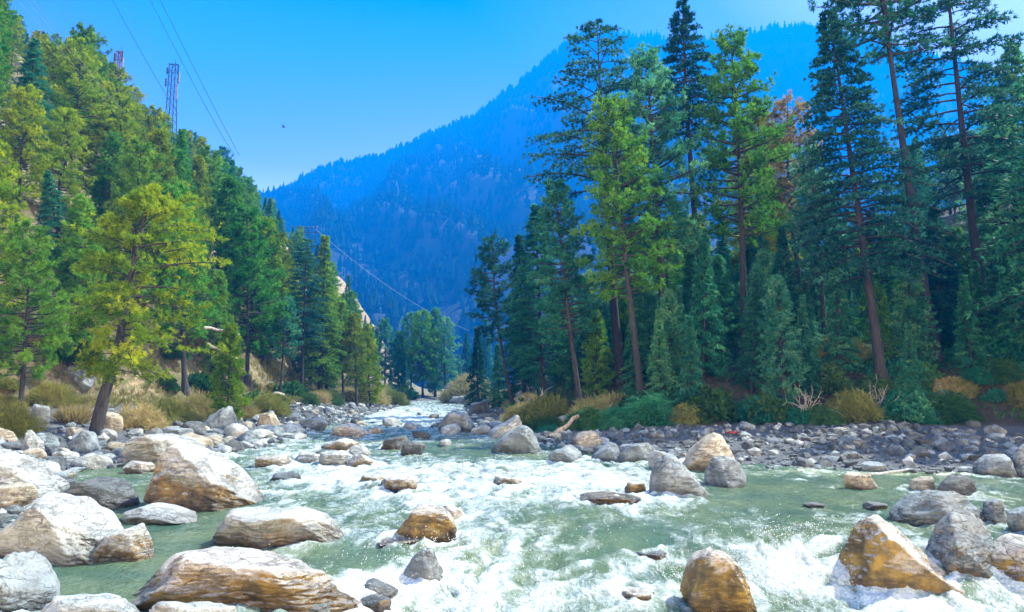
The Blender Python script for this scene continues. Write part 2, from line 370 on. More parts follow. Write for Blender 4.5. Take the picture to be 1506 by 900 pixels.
# ------------------------------------------------------------------ setting: the far mountains, with the wood on them
mm, nt, b = mat('mountain_slope')
pos = N(nt, 'ShaderNodeNewGeometry').outputs['Position']
f1 = noise(nt, pos, .009, 7, .68); f2 = noise(nt, pos, .06, 5, .7)
c = ramp(nt, f1, [(.36, (.004, .014, .010)), (.58, (.008, .022, .014)), (.75, (.011, .024, .016))])
c = mixc(nt, 1.0, c, ramp(nt, f2, [(.3, (.45, .45, .45)), (.65, (1.2, 1.2, 1.2))]), 'MULTIPLY')
L_(nt, c, b.inputs['Base Color']); b.inputs['Roughness'].default_value = 1
bump(nt, b, f2, .5, 12)
def ridge_fn(pts, Yr):
    P = np.array([at(px, py, Yr) for px, py in pts]); return lambda x: np.interp(x, P[:, 0], P[:, 2])
R1Y, R2Y = 2200.0, 2480.0
r1 = ridge_fn([(-300, 420), (300, 340), (415, 288), (440, 274), (470, 256), (500, 244), (560, 234), (600, 216), (650, 194), (700, 173), (740, 142), (780, 112), (820, 78), (845, 56), (862, 48), (880, 50), (915, 66), (960, 92), (1020, 140), (1090, 200), (1200, 300), (1500, 420), (2200, 520)], R1Y)
r2 = ridge_fn([(300, 430), (700, 270), (800, 150), (850, 70), (880, 50), (910, 50), (960, 54), (1000, 60), (1050, 55), (1100, 46), (1150, 40), (1185, 37), (1215, 44), (1290, 60), (1400, 90), (1600, 130), (2300, 240)], R2Y)
def mount(rf, Yr, depth, seed, amp):
    def f(x, y):
        t = np.clip((Yr - y) / depth, -1, 1)
        a = np.abs(t); env = a * (1 - a) * 4
        g = 1 - np.abs(fbm(x * .0026 + (y - Yr) * .0008, y * .0007, seed, 5))
        sp = fbm(x * .0010 + y * .0011, y * .0004, seed + 3, 2)
        rh = rf(x + 70 * fbm(x * .003, y * .004, seed + 8, 2) * np.minimum(a * 4, 1))
        jag = 10 * fbm(x * .02, y * .02, seed + 5, 3)
        return rh * (1 - a) ** 1.05 + env * (amp * 1.5 * (g - 1) + amp * .6 * np.minimum(sp, .1)) + jag - 8 * (a > .98)
    return f
m1, m2 = mount(r1, R1Y, 1700, 1.0, 150), mount(r2, R2Y, 520, 21.0, 120)
def hill(name, f, Yr, depth, x0, x1, nx, ny):
    xs, ys = np.meshgrid(np.linspace(x0, x1, nx), np.concatenate([Yr - np.linspace(1, 0, ny) * depth, Yr + np.array([30, 90, 160, 200])]))
    tag(link(name, grid_mesh(xs, ys, f, name, [mm])), kind='structure')
hill('mountain', m1, R1Y, 1700, -1250, 2700, 440, 190)
hill('mountain_behind', m2, R2Y, 520, -1000, 2700, 320, 90)
fm = leaf_mat('far_forest', (.004, .016, .010), (.010, .032, .018), (.02, .05, .024), .1, spec=0)
def forest(name, f, Yr, n, x0, x1, y0, pix, ridge):
    rs = np.random.default_rng(5)
    x = rs.uniform(x0, x1, n); y = Yr - rs.uniform(0, 1, n) ** 1.2 * (Yr - y0)
    k = int(ridge); x[:k] = rs.uniform(x0, x1, k); y[:k] = Yr - rs.uniform(0, 24, k)
    dens = fbm(x * .006, y * .006, 31.0, 4) + .35; keep = (dens > rs.uniform(-.3, .5, n)); keep[:k] = rs.uniform(size=k) < .8
    x, y = x[keep], y[keep]; n = len(x); z = f(x, y)
    h = pix * rs.uniform(.45, 1.25, n) ; r = h * rs.uniform(.16, .3, n)
    s = 6; a = np.arange(s) * 2 * math.pi / s
    V, F = [], []
    prof = [(0.08, .9), (.42, .5), (.40, .85), (.74, .34), (1.0, .0)]
    for hz, rr in prof:
        ang = a[None] + rs.uniform(0, 6, n)[:, None]; rad = r[:, None] * rr * rs.uniform(.6, 1.3, (n, s))
        V.append(np.stack([x[:, None] + rad * np.cos(ang), y[:, None] + rad * np.sin(ang), np.broadcast_to((z + h * hz)[:, None], (n, s)) + 0 * ang - (rad * .35)], -1))
    V = np.stack(V, 1); m = len(prof)
    base = (np.arange(n) * m * s)[:, None]
    for q in range(m - 1):
        for j in range(s):
            F.append(np.concatenate([base + q * s + j, base + q * s + (j + 1) % s, base + (q + 1) * s + (j + 1) % s, base + (q + 1) * s + j], 1))
    tint = np.repeat(rs.normal(size=n) * .3, m * s)
    tag(link(name, np_mesh(name, V.reshape(-1, 3), np.concatenate(F), False, [fm], {'tint': tint})), kind='stuff')
forest('mountain_forest', m1, R1Y, 22000, -850, 760, 520, 24, 900)
forest('ridge_forest', m2, R2Y, 4500, 100, 1750, 2150, 28, 800)

# ------------------------------------------------------------------ boulders: what stands where, measured off the photograph
# x0, x1, top, waterline (photo pixels), style, stain, top profile, label
B = []
def bl(x0, x1, yt, yb, mt, label, prof=None, stain=.0, seed=None, dr=.85, fac=12, on=None, sub=5, tilt=0.0, wet=.75, cat='boulder', name='boulder', dy=0.0, planes=None):
    B.append(dict(x0=x0, x1=x1, yt=yt, yb=yb, mt=mt, label=label, prof=prof, stain=stain, seed=len(B) * 7 + 3 if seed is None else seed, dr=dr, fac=fac, sub=sub, tilt=tilt, wet=wet, cat=cat, name=name, dy=dy, planes=planes))
bl(-22, 186, 722, 834, 'rock_pale', 'huge white boulder at the left edge with yellow patch and cracked face', [(-1, .62), (-.5, 1), (.1, .88), (.6, .62), (1, .3)], .3, sub=6, dr=.8)
bl(131, 228, 769, 827, 'rock_pale', 'small angular cream boulder with brown underside leaning on the huge white boulder', [(-1, .7), (-.2, .85), (.6, 1), (1, .8)], .45)
bl(-60, 95, 810, 915, 'rock_grey', 'grey finely layered boulder in the bottom left corner of the photo', [(-1, 1), (-.2, 1), (.4, .72), (1, .35)], 0, sub=6, tilt=.3)
bl(58, 217, 872, 935, 'rock_pale', 'whitish boulder cut by the bottom edge, in front of the green side channel', None, 0, dr=.6)
bl(216, 352, 884, 935, 'rock_pale', 'low whitish boulder cut by the bottom edge, in front of the ochre layered slab', None, 0, dr=.5)
bl(186, 514, 803, 902, 'rock_ochre', 'long layered boulder with ochre yellow stains and cracked white top, near the bottom edge', [(-1, .55), (-.75, .9), (-.4, 1), (.1, .9), (.5, .72), (.8, .62), (1, .3)], .62, sub=6, dr=.55, tilt=.18, fac=10)
bl(311, 510, 744, 807, 'rock_pale', 'long pale boulder with grey brown front lying in the green water', [(-1, .55), (-.7, .95), (-.1, .9), (.35, 1), (.7, .9), (1, .35)], .42, dr=.6, sub=6)
bl(211, 389, 650, 752, 'rock_pale', 'massive boulder with sunlit white top and overhanging olive brown shaded face', [(-1, .62), (-.8, .78), (-.35, 1), (.2, .86), (.55, .62), (1, .18)], .55, dr=.9, sub=6)
bl(178, 291, 739, 771, 'rock_pale', 'flat white slab at water level below the massive overhanging boulder', [(-1, .5), (-.3, 1), (.3, .8), (1, .3)], 0, dr=.8)
bl(177, 302, 637, 682, 'rock_pale', 'broad white boulder just behind the massive overhanging boulder', [(-1, .6), (-.5, .9), (.1, 1), (1, .7)], .35, dr=1.0)
bl(-45, 92, 658, 742, 'rock_pale', 'large white sloping rock at the left edge above the dark wet rock', [(-1, 1), (-.4, .95), (.2, .7), (1, .35)], .1, sub=6)
bl(-30, 58, 708, 752, 'rock_tan', 'brown cracked boulder at the left edge between two white boulders', None, .4)
bl(86, 206, 701, 752, 'rock_dark', 'dark grey rough rock with water running off its right end', [(-1, .5), (-.3, 1), (.4, .8), (1, .4)], .1, dr=.8)
bl(180, 229, 677, 697, 'rock_ochre', 'small tan rock in the still green inlet by the far white boulder', None, .4, sub=4)
bl(573, 672, 740, 799, 'rock_ochre', 'brown rounded boulder with pale wet top in midstream rapids', [(-1, .45), (-.5, .85), (.1, 1), (.7, .9), (1, .5)], .7, wet=1.0)
bl(640, 689, 741, 772, 'rock_ochre', 'smaller pale boulder pressed behind the brown midstream boulder', None, .3, sub=4, wet=.8)
bl(592, 652, 805, 863, 'rock_grey', 'grey wet boulder with a small fall of water over its right side', [(-1, .6), (-.3, .9), (.4, 1), (1, .75)], .3, wet=1.2, fac=8, seed=903)
bl(510, 586, 850, 885, 'rock_dark', 'dark wet flat rock just right of the ochre layered boulder', [(-1, .6), (0, 1), (1, .5)], .1, wet=1.2)
bl(518, 576, 872, 905, 'rock_dark', 'small brown dark rock below the dark wet flat rock at the bottom edge', None, .5, wet=1.0)
bl(436, 492, 877, 915, 'rock_dark', 'round dark grey rock at the bottom edge in front of the ochre boulder', None, 0, wet=.4)
bl(1000, 1114, 804, 906, 'rock_ochre', 'lone upright boulder with gold and brown mossy sides in white water near the bottom edge', [(-1, .5), (-.75, .85), (-.3, 1), (.2, .92), (.6, .75), (1, .4)], .7, dr=.8, sub=6, wet=.9, fac=14)
bl(1226, 1440, 756, 884, 'rock_ochre', 'big sloping boulder with golden stained face and white back beside the waterfall', [(-1, .8), (-.75, 1), (-.4, .98), (.1, .8), (.6, .55), (1, .3)], .75, dr=.62, sub=6, fac=9, wet=.6, planes=[((.52, -.34, .78), .40), ((-.35, -1, -.12), .52), ((-.9, -.25, .35), .74), ((.35, -.7, -.6), .62)])
bl(1306, 1456, 720, 776, 'rock_grey', 'wide smooth blue grey boulder behind the golden sloping boulder', [(-1, .6), (-.4, 1), (.3, 1), (1, .5)], .3, dr=.7, fac=7)
bl(1360, 1486, 750, 852, 'rock_grey', 'rounded pale grey boulder with brown underside wedged against the golden sloping boulder', [(-1, .75), (-.2, .95), (.4, 1), (1, .85)], .4, dr=.8, fac=8, sub=6, seed=417)
bl(1438, 1560, 784, 862, 'rock_ochre', 'boulder cut by the right edge with orange brown lower half', [(-1, .4), (0, .9), (1, 1)], .5, dr=.8, fac=8)
bl(1444, 1482, 733, 772, 'rock_grey', 'small upright blue grey boulder between the smooth and pale boulders at the right', None, 0, sub=4)
bl(1374, 1441, 696, 730, 'rock_dark', 'dark greenish round boulder above the wide smooth blue grey boulder', None, .2, fac=7)
bl(1480, 1540, 744, 786, 'rock_grey', 'grey wet boulder at the right edge above the orange brown one', None, .1, wet=.8)
bl(954, 1046, 667, 732, 'rock_grey', 'pointed striped grey boulder standing in the current left of the trio', [(-1, .7), (-.75, 1), (-.2, .85), (.4, .5), (1, .2)], .22, dr=.7, fac=8, wet=.8)
bl(998, 1086, 636, 694, 'rock_tan', 'tall smooth tan boulder topping the trio in the right pool', [(-1, .4), (-.4, .85), (.3, 1), (.7, .97), (1, .6)], .3, dr=.8, fac=8, dy=1.2, seed=611)
bl(1035, 1098, 670, 718, 'rock_grey', 'squat blue grey boulder at the right of the trio', None, 0, fac=8)
bl(953, 985, 662, 690, 'rock_pale', 'small pale rock behind the pointed striped boulder', None, .2, sub=4, dy=1.0)
bl(918, 950, 708, 727, 'rock_ochre', 'small brown rock on the left of the pointed striped boulder', None, .9, sub=4, wet=1.0)
bl(838, 946, 722, 744, 'rock_ochre', 'low ochre rock awash in white water left of the trio', [(-1, .6), (0, 1), (1, .6)], .8, sub=5, wet=1.2)
bl(722, 797, 625, 668, 'rock_grey', 'sunlit blue grey boulder on the shaded bank at the water edge', [(-1, .4), (-.4, .8), (.3, 1), (1, .6)], 0, dr=.8)
bl(714, 771, 610, 645, 'rock_pale', 'slanting angular pale boulder just behind the sunlit blue grey boulder', [(-1, .3), (0, .7), (.7, 1), (1, .8)], .15, dr=.8)
bl(644, 703, 604, 636, 'rock_grey', 'broad dark blue boulder where the river narrows', [(-1, .6), (-.3, 1), (.5, .9), (1, .5)], 0)
bl(688, 722, 588, 612, 'rock_dark', 'dark boulder farthest up the shaded bank under the trees', None, 0)
bl(868, 921, 650, 679, 'rock_grey', 'flat tilted grey boulder on the shaded shore below the dark shrubs', [(-1, .5), (.2, 1), (1, .6)], 0)
bl(905, 966, 651, 680, 'rock_grey', 'rounded striped boulder at the end of the shaded shore below the dark shrubs', None, .1)
bl(806, 856, 654, 682, 'rock_grey', 'low blue grey boulder lying half in the water on the shaded shore', None, 0)
bl(820, 850, 610, 632, 'rock_tan', 'mossy yellowish rock at the foot of the straw coloured bushes', None, .7, sub=4)
bl(1240, 1292, 694, 722, 'rock_tan', 'brown pair-side rock in the shallow pool near the shingle bar', None, .3)
bl(1335, 1377, 700, 724, 'rock_tan', 'small pale brown rock left of the dark greenish boulder', None, .2, sub=4)
bl(1430, 1498, 667, 702, 'rock_grey', 'large pale grey boulder at the right end of the shingle bar', None, .1, fac=8)
bl(1489, 1540, 650, 702, 'rock_grey', 'tall blue grey boulder at the right edge of the shingle bar', None, 0, fac=8)
bl(1413, 1447, 628, 650, 'rock_pale', 'pale round boulder alone on top of the shingle bar', None, .1)
bl(1232, 1276, 638, 668, 'rock_grey', 'two faced grey boulder in the middle of the shingle bar', None, 0, fac=9)
bl(1266, 1308, 678, 695, 'rock_grey', 'low greenish grey rock at the water edge of the shingle bar', None, 0)
bl(560, 604, 640, 662, 'rock_dark', 'dark brown midstream rock above the blue shaded water', None, .4, wet=.9)
bl(588, 626, 650, 671, 'rock_dark', 'blackish ragged midstream rock touching the dark brown one', None, 0, wet=1.0)
bl(484, 544, 622, 644, 'rock_ochre', 'long low pale rock with ochre base in the upper river', [(-1, .9), (0, 1), (1, .7)], .35)
bl(606, 634, 634, 646, 'rock_dark', 'small dark rock midway in the upper river', None, .1, sub=4)
bl(472, 528, 644, 664, 'rock_ochre', 'brown and cream rock in the upper river left of the dark midstream rocks', None, .5)
bl(468, 514, 662, 686, 'rock_pale', 'cream rock in a row of low rocks above the white rapids', None, .3)
bl(506, 560, 668, 688, 'rock_ochre', 'flat brown rimmed rock at the right end of the row of low rocks', [(-1, .8), (0, 1), (1, .4)], .45, wet=.8)
bl(374, 432, 668, 688, 'rock_ochre', 'low tan rock right of the massive overhanging boulder', None, .45)
bl(432, 474, 664, 682, 'rock_pale', 'low flat whitish rock left end of the row above the rapids', None, .2)
bl(396, 444, 694, 709, 'rock_dark', 'dark flat rock awash right of the massive overhanging boulder', None, .2, sub=4, wet=1.0)
bl(560, 616, 700, 724, 'rock_ochre', 'amber and grey rock awash in the middle of the rapids', None, .55, wet=1.0)
bl(528, 566, 697, 712, 'rock_ochre', 'small amber rock awash left of the amber and grey one', None, .8, sub=4, wet=1.0)
bl(724, 770, 700, 716, 'rock_ochre', 'small brown rock awash alone right of midstream', None, .55, sub=4, wet=1.0)
bl(548, 624, 787, 806, 'rock_ochre', 'flat amber rock just under the water below the brown midstream boulder', None, .9, sub=4, wet=1.1)
bl(928, 982, 808, 823, 'rock_dark', 'slim dark brown rock breaking the green water upstream of the lone gold boulder', None, .5, sub=4, wet=1.0)
bl(905, 965, 862, 888, 'rock_ochre', 'amber rock awash left of the lone gold boulder', None, .9, sub=4, wet=1.2)
bl(1180, 1214, 738, 748, 'rock_dark', 'tiny dark rock breaking the green pool', None, .2, sub=4, wet=1.0)
bl(1268, 1306, 737, 750, 'rock_dark', 'small brown rock in the pool left of the wide smooth boulder', None, .4, sub=4, wet=1.0)
bl(225, 290, 606, 640, 'rock_tan', 'square sunlit brown boulder on the left bank right of the leaning pine', [(-1, .85), (-.5, 1), (.5, .95), (1, .8)], .1, fac=7)
bl(286, 350, 597, 640, 'rock_grey', 'tilted grey slab on the left bank beside the square brown boulder', [(-1, .35), (.2, .75), (.75, 1), (1, .8)], 0, dr=.7, fac=7)
bl(375, 412, 606, 632, 'rock_tan', 'tan angular boulder on the left bank below the pale green shrub', None, .1)
bl(404, 452, 622, 640, 'rock_pale', 'flat cream rock at the left water edge', [(-1, .8), (0, 1), (1, .6)], .1)
bl(440, 482, 614, 634, 'rock_grey', 'rounded grey boulder at the left water edge by the tall thin trunks', None, 0)
bl(96, 152, 632, 672, 'rock_grey', 'dark blue shaded boulder under the leaning pine trunk', [(-1, .4), (.1, 1), (1, .4)], 0)
bl(28, 66, 632, 676, 'rock_pale', 'upright pale boulder on the left bank among smaller stones', None, .1)
bl(42, 74, 594, 622, 'rock_grey', 'shaded grey boulder at the edge of the wood left of the leaning pine', None, 0)
bl(76, 118, 662, 684, 'rock_pale', 'rounded white rock beside the still green inlet', None, .1)
bl(-12, 30, 628, 670, 'rock_tan', 'pale brown boulder at the left edge below the yellow green bush', None, .1)
bl(660, 690, 582, 594, 'rock_pale', 'bright white boulder at the far bend of the river', None, 0, sub=4)
bl(140, 182, 604, 634, 'rock_tan', 'brown rock at the very root of the leaning pine', None, .2, sub=4, dy=1.0)

def boulder_guess(s):
    p = hit((s['x0'] + s['x1']) / 2, s['yb'], surf)
    rx = (s['x1'] - s['x0']) / 2 / FPX * p[1]
    return p[0], p[1] + rx * s['dr'] + s['dy'], rx
GUESS = [boulder_guess(s) for s in B]

# ------------------------------------------------------------------ setting: the river
wy = np.concatenate([np.geomspace(6.5, 40, 520), np.geomspace(40, 230, 260)[1:]])
wu = np.linspace(0, 1, 640)
WU, WY = np.meshgrid(wu, wy); WX = (XL(WY) - 2.5) * (1 - WU) + (XR(WY) + 2.5) * WU
WL = level(WX, WY)
wpx, wpy = project(np.stack([WX, WY, WL], -1))
foam = .22 + .22 * np.exp(-((wpy - 715) / 42) ** 2) * sstep(330, 520, wpx) * (1 - sstep(900, 1080, wpx))
for cx_, cy_, sx_, sy_, a_ in [(740, 868, 200, 45, .34), (650, 735, 150, 50, .30), (1180, 835, 110, 40, .35), (870, 705, 110, 22, .45), (980, 740, 60, 14, .25),
        (480, 700, 110, 22, .38), (600, 612, 110, 24, .55), (430, 660, 100, 18, .30), (1380, 895, 120, 22, .5), (680, 690, 90, 8, .25), (740, 800, 80, 40, .3), (1190, 690, 60, 7, .3),
        (1165, 738, 120, 22, -.42), (280, 770, 120, 42, -.6), (170, 860, 90, 50, -.6), (150, 685, 70, 12, -.6), (960, 795, 110, 26, -.2), (860, 850, 70, 25, -.12),
        (540, 825, 55, 14, -.6), (700, 665, 120, 9, -.28), (800, 762, 60, 12, -.2), (1340, 690, 120, 8, -.3), (1100, 720, 70, 12, -.3), (480, 735, 60, 9, -.25), (600, 760, 90, 8, -.2)]:
    foam += a_ * np.exp(-((wpx - cx_) / sx_) ** 2 - ((wpy - cy_) / sy_) ** 2)
near = np.zeros(WX.shape)
for (gx, gy, gr), s in zip(GUESS, B):
    if s['yb'] < 640 or gr > 4: continue
    d = np.hypot((WX - gx) / gr, (WY - gy) / (gr * s['dr']))
    near = np.maximum(near, np.exp(-((d - 1.05) / .30) ** 2) * .42 * sstep(-.15, .3, foam))
    wake = np.exp(-((WX - gx) / (gr * .9)) ** 2) * np.exp(-np.clip((gy - WY) / gr - .6, 0, 9) / 1.6) * (WY < gy)
    near = np.maximum(near, wake * .28 * sstep(-.1, .35, foam))
foam += near
# streaks and boils, drawn out along the current
wxp = fbm(WX * .5, WY * .5, 3.3, 3)
st1 = fbm(WX * 1.1 + wxp * .9, WY * .45 + wxp, 1.0, 5, .6)
st2 = 1 - np.abs(fbm(WX * .7 - WY * .25 + wxp, WY * .8 + wxp * 1.2, 9.0, 4, .55)) * 2.2
foam_full = foam + .36 * st1 + .22 * (st2 - .3)
rough = sstep(-.2, .9, foam)
drop_ = np.clip(-(np.gradient(WL, axis=0) / np.gradient(WY, axis=0)) * -1, 0, 1)
foam_full += .30 * sstep(.12, .45, drop_) * (.5 + st2)
chop = .045 * fbm(WX * 2.2 + wxp, WY * 1.6, 4.0, 4, .6) * (.5 + rough)
wave = rough * (1 - .6 * sstep(5.5, 7, WX) * (WY < 15)) * (.08 * st2 + .13 * fbm(WX * .9, WY * .6 + wxp, 12.0, 3)) * np.interp(WY, [6, 40, 120], [1, 1.1, .9])
spl = .045 * np.clip(fbm(WX * 4.5, WY * 4.5, 6.0, 3), 0, 1) * sstep(.45, .9, foam_full) * (WY < 45)
WZ = WL + chop + wave + spl + near * .05
wm, nt, b = mat('river_water')
pos = N(nt, 'ShaderNodeNewGeometry').outputs['Position']
wv_ = N(nt, 'ShaderNodeTexNoise'); wv_.inputs['Scale'].default_value = .9; wv_.inputs['Detail'].default_value = 3; L_(nt, pos, wv_.inputs['Vector'])
wa = N(nt, 'ShaderNodeVectorMath', operation='MULTIPLY_ADD'); L_(nt, wv_.outputs['Color'], wa.inputs[0]); wa.inputs[1].default_value = (1.6, 1.2, 0); L_(nt, pos, wa.inputs[2])
pf = mapping(nt, wa.outputs[0], (1.0, .22, 1.0), (0, 0, .2))
q1 = noise(nt, pf, 3.6, 8, .72, .3); q2 = noise(nt, pos, 16.0, 5, .7, .3); q3 = noise(nt, pf, 7.0, 5, .6, 1.5)
fv = math_(nt, 'ADD', attr(nt, 'foam'), math_(nt, 'ADD', math_(nt, 'MULTIPLY_ADD', q1, 1.7, -.85), math_(nt, 'MULTIPLY_ADD', q2, .45, -.22)))
fmask = ramp(nt, fv, [(.28, (0, 0, 0)), (.50, (.22, .22, .22)), (.72, (.55, .55, .55)), (1.0, (1, 1, 1))])
deep = ramp(nt, noise(nt, pos, .5, 4), [(.35, (.05, .105, .07)), (.65, (.11, .155, .075))])
col = mixc(nt, fmask, deep, mixc(nt, ramp(nt, q2, [(.35, (0, 0, 0)), (.6, (1, 1, 1))]), (.34, .44, .42), (.60, .63, .63)))
L_(nt, col, b.inputs['Base Color'])
L_(nt, math_(nt, 'MULTIPLY_ADD', fmask, .55, .10), b.inputs['Roughness']); b.inputs['IOR'].default_value = 1.33
bump(nt, b, math_(nt, 'ADD', math_(nt, 'MULTIPLY_ADD', q1, .9, q3), math_(nt, 'MULTIPLY', q2, .5)), .7, .14)
i = np.arange(len(wy) - 1)[:, None] * len(wu) + np.arange(len(wu) - 1)[None]
wme = np_mesh('river', np.stack([WX, WY, WZ], -1).reshape(-1, 3), np.stack([i, i + 1, i + len(wu) + 1, i + len(wu)], -1).reshape(-1, 4), True, [wm], {'foam': foam_full.ravel()})
tag(link('river', wme), kind='structure')

# ------------------------------------------------------------------ boulders: shapes
_ico = {}
def ico(sub):
    if sub not in _ico:
        bm = bmesh.new(); bmesh.ops.create_icosphere(bm, subdivisions=sub, radius=1)
        V = np.array([v.co[:] for v in bm.verts]); F = np.array([[v.index for v in f.verts] for f in bm.faces]); bm.free(); _ico[sub] = (norm(V), F)
    return _ico[sub]
def rock_shape(sub, seed, fac=12, tilt=.2, rough_=1.0, front=False, planes=None):
    rs = np.random.default_rng(seed); D, F = ico(sub)
    n = norm(rs.normal(size=(fac, 3)) * np.array([1, 1, .9])); d = rs.uniform(.50, .90, fac)
    if front:
        n[0] = norm(np.array([[rs.normal() * .18, rs.normal() * .10 - .05, 1]]))[0]; d[0] = rs.uniform(.50, .66)
        n[1] = norm(np.array([[rs.normal() * .30, -1, -.22 + rs.normal() * .15]]))[0]; d[1] = rs.uniform(.50, .64)
        n[2] = norm(np.array([[.9, -.5, .15 + rs.normal() * .2]]))[0]; d[2] = rs.uniform(.6, .8)
        n[3] = norm(np.array([[-.9, -.35, .25 + rs.normal() * .2]]))[0]; d[3] = rs.uniform(.6, .8)
    for i_, (pn_, pd_) in enumerate(planes or []): n[i_] = norm(np.array([pn_], float))[0]; d[i_] = pd_
    dots = D @ n.T; k = 40.0
    inv = np.where(dots > .05, np.maximum(dots, .05) / d[None], 0) ** k
    r = (inv.sum(1) + .93 ** -k) ** (-1 / k)
    P = D * r[:, None]
    o = rs.uniform(0, 50, 3)
    r2 = .09 * fbm(P[:, 0] * 1.8 + o[0], P[:, 1] * 1.8 + o[1], P[:, 2] * 1.8 + o[2], 3) * rough_
    ax = norm(np.array([rs.normal() * .25, rs.normal() * .25, 1.0])[None])[0]
    if tilt: ax = norm(np.array([[-tilt, rs.normal() * .15, 1.0]]))[0]
    h = P @ ax + .10 * fbm(P[:, 0] * 2 + o[1], P[:, 1] * 2, P[:, 2] * 2, 3)
    lay = np.abs(((h * (5 + 5 * rs.uniform())) % 1.0) - .5) * 2
    r2 -= .035 * np.exp(-(lay / .16) ** 2) * (fbm(P[:, 0] * 2.3 + o[2], P[:, 1] * 2.3, P[:, 2] * 2.3, 2) > -.15) * rough_
    r2 += .03 * fbm(P[:, 0] * 6 + o[0], P[:, 1] * 6, P[:, 2] * 6, 4, .6) * rough_
    if sub >= 6: r2 += .010 * fbm(P[:, 0] * 18 + o[0], P[:, 1] * 18, P[:, 2] * 18, 3, .6)
    return P + D * r2[:, None], F
def vnormals(V, F):
    fn = np.cross(V[F[:, 1]] - V[F[:, 0]], V[F[:, 2]] - V[F[:, 0]]); n = np.zeros_like(V)
    for j in range(3): np.add.at(n, F[:, j], fn)
    return norm(n)
def build_boulder(s, g):
    P, F = rock_shape(s['sub'], s['seed'], s['fac'], s['tilt'], 1.0, s['fac'] >= 9, s['planes'])
    P = P - (P.max(0) + P.min(0)) / 2; P = P / (P.max(0) - P.min(0)) * 2
    if s['prof']:
        pr = np.array(s['prof']); u = P[:, 0]
        prof = np.interp(u, pr[:, 0], pr[:, 1])
        prof = sum(np.interp(u + o, pr[:, 0], pr[:, 1]) for o in (-.12, -.06, 0, .06, .12)) / 5
        P[:, 2] = np.where(P[:, 2] > -.6, -.6 + (P[:, 2] + .6) * prof, P[:, 2])
        P[:, 2] *= 1.0
    gx, gy, rx = g
    sx, sy = rx, rx * s['dr']; H = (s['yb'] - s['yt']) / FPX * gy * .85; sz = H * .62
    c = np.array([gx, gy, float(surf(gx, gy))])
    L0 = float(surf(gx, gy - sy)) if s['yb'] < 640 else float(level(gx, gy - sy))
    for it in range(9):
        zc = L0 + (-.45) * sz + sz * .45
        V = P * np.array([sx, sy, sz]) + np.array([c[0], c[1], L0 + .28 * sz])
        vis = V[:, 2] > L0
        px, py = project(V[vis])
        x0, x1, y0, y1 = px.min(), px.max(), py.min(), py.max()
        Y = c[1]
        sx *= np.clip((s['x1'] - s['x0']) / (x1 - x0), .6, 1.6); sy = sx * s['dr']
        c[0] += ((s['x1'] + s['x0']) / 2 - (x0 + x1) / 2) / FPX * Y
        c[1] += np.clip((y1 - s['yb']) / FPX * Y * Y / 2.7, -1.5, 1.5) * .6 if it < 6 else 0
        sz *= np.clip(1 + ((s['yb'] - s['yt']) - (y1 - y0)) / max(y1 - y0, 1) * .8, .5, 1.7); sz = max(sz, .12 * sx)
        if s['yb'] < 640 and it in (2, 4): L0 = float(surf(c[0], c[1] - sy))
    loc = np.array([c[0], c[1], L0]); V = P * np.array([sx, sy, sz]) + np.array([0, 0, .28 * sz])
    n = vnormals(V, F); hz = np.clip(V[:, 2] / V[:, 2].max(), -.5, 1)
    nz = fbm(V[:, 0] * .9 / sx * 1.5 + s['seed'], V[:, 1] / sx * 1.5, V[:, 2] / sx * 2.5, 4)
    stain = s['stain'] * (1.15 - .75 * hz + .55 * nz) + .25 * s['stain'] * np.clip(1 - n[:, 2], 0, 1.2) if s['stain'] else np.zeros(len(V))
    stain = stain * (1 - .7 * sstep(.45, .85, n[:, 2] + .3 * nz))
    wet = np.clip(s['wet'] * (1 - sstep(.02, .27 + .18 * s['wet'], V[:, 2] / max(sx, .4) + .08 * nz)), 0, 1) + (np.clip(s['wet'] - .75, 0, .5) * sstep(-.1, .4, nz) if s['wet'] > .78 else 0)
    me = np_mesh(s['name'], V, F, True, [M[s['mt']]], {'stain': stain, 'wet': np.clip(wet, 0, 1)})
    o = link(s['name'], me, loc=loc); tag(o, s['label'], s['cat'])
    return o, loc, sx
BOULD = [build_boulder(s, g) for s, g in zip(B, GUESS)]

# ------------------------------------------------------------------ stones (each its own object) and loose gravel
STONE = []
for k in range(12):
    P, F = rock_shape(4, 500 + k, 9, .2, .9)
    P = P * np.array([1, rng.uniform(.7, 1), rng.uniform(.5, .8)])
    mt = ['rock_pale', 'rock_grey', 'rock_tan', 'rock_grey', 'rock_pale', 'rock_dark'][k % 6]
    STONE.append((mt, np_mesh('stone', P, F, True, [M[mt]], {'stain': np.clip((.45 if k % 6 in (2, 4) else 0) * (1 - P[:, 2] * 1.6), 0, 1), 'wet': np.zeros(len(P))})))
COLNAME = {'rock_pale': 'whitish', 'rock_grey': 'grey', 'rock_tan': 'tan', 'rock_dark': 'dark'}
placed = [(l[0], l[1], sx) for _, l, sx in BOULD]
def stone(x, y, r, zone, group):
    for (a, b_, q) in placed:
        if (a - x) ** 2 + (b_ - y) ** 2 < (.75 * (q + r)) ** 2: return False
    mt, me = STONE[rng.integers(len(STONE))]
    if zone.startswith('shaded') and mt in ('rock_pale', 'rock_tan') and rng.uniform() < .9: mt, me = STONE[5]  # pale stones mostly swapped for dark rock, putting shade into the colour
    o = link('stone', me, loc=(x, y, float(surf(x, y)) + r * .18)); o.scale = (r, r, r * rng.uniform(.7, 1.1))
    o.rotation_euler = (rng.normal() * .25, rng.normal() * .25, rng.uniform(0, 6.28))
    size = 'large' if r > .55 else 'small'
    tag(o, f'{size} {COLNAME[mt]} stone {zone}', 'stone', f'{size} {COLNAME[mt]} stones {group}')
    placed.append((x, y, r)); return True
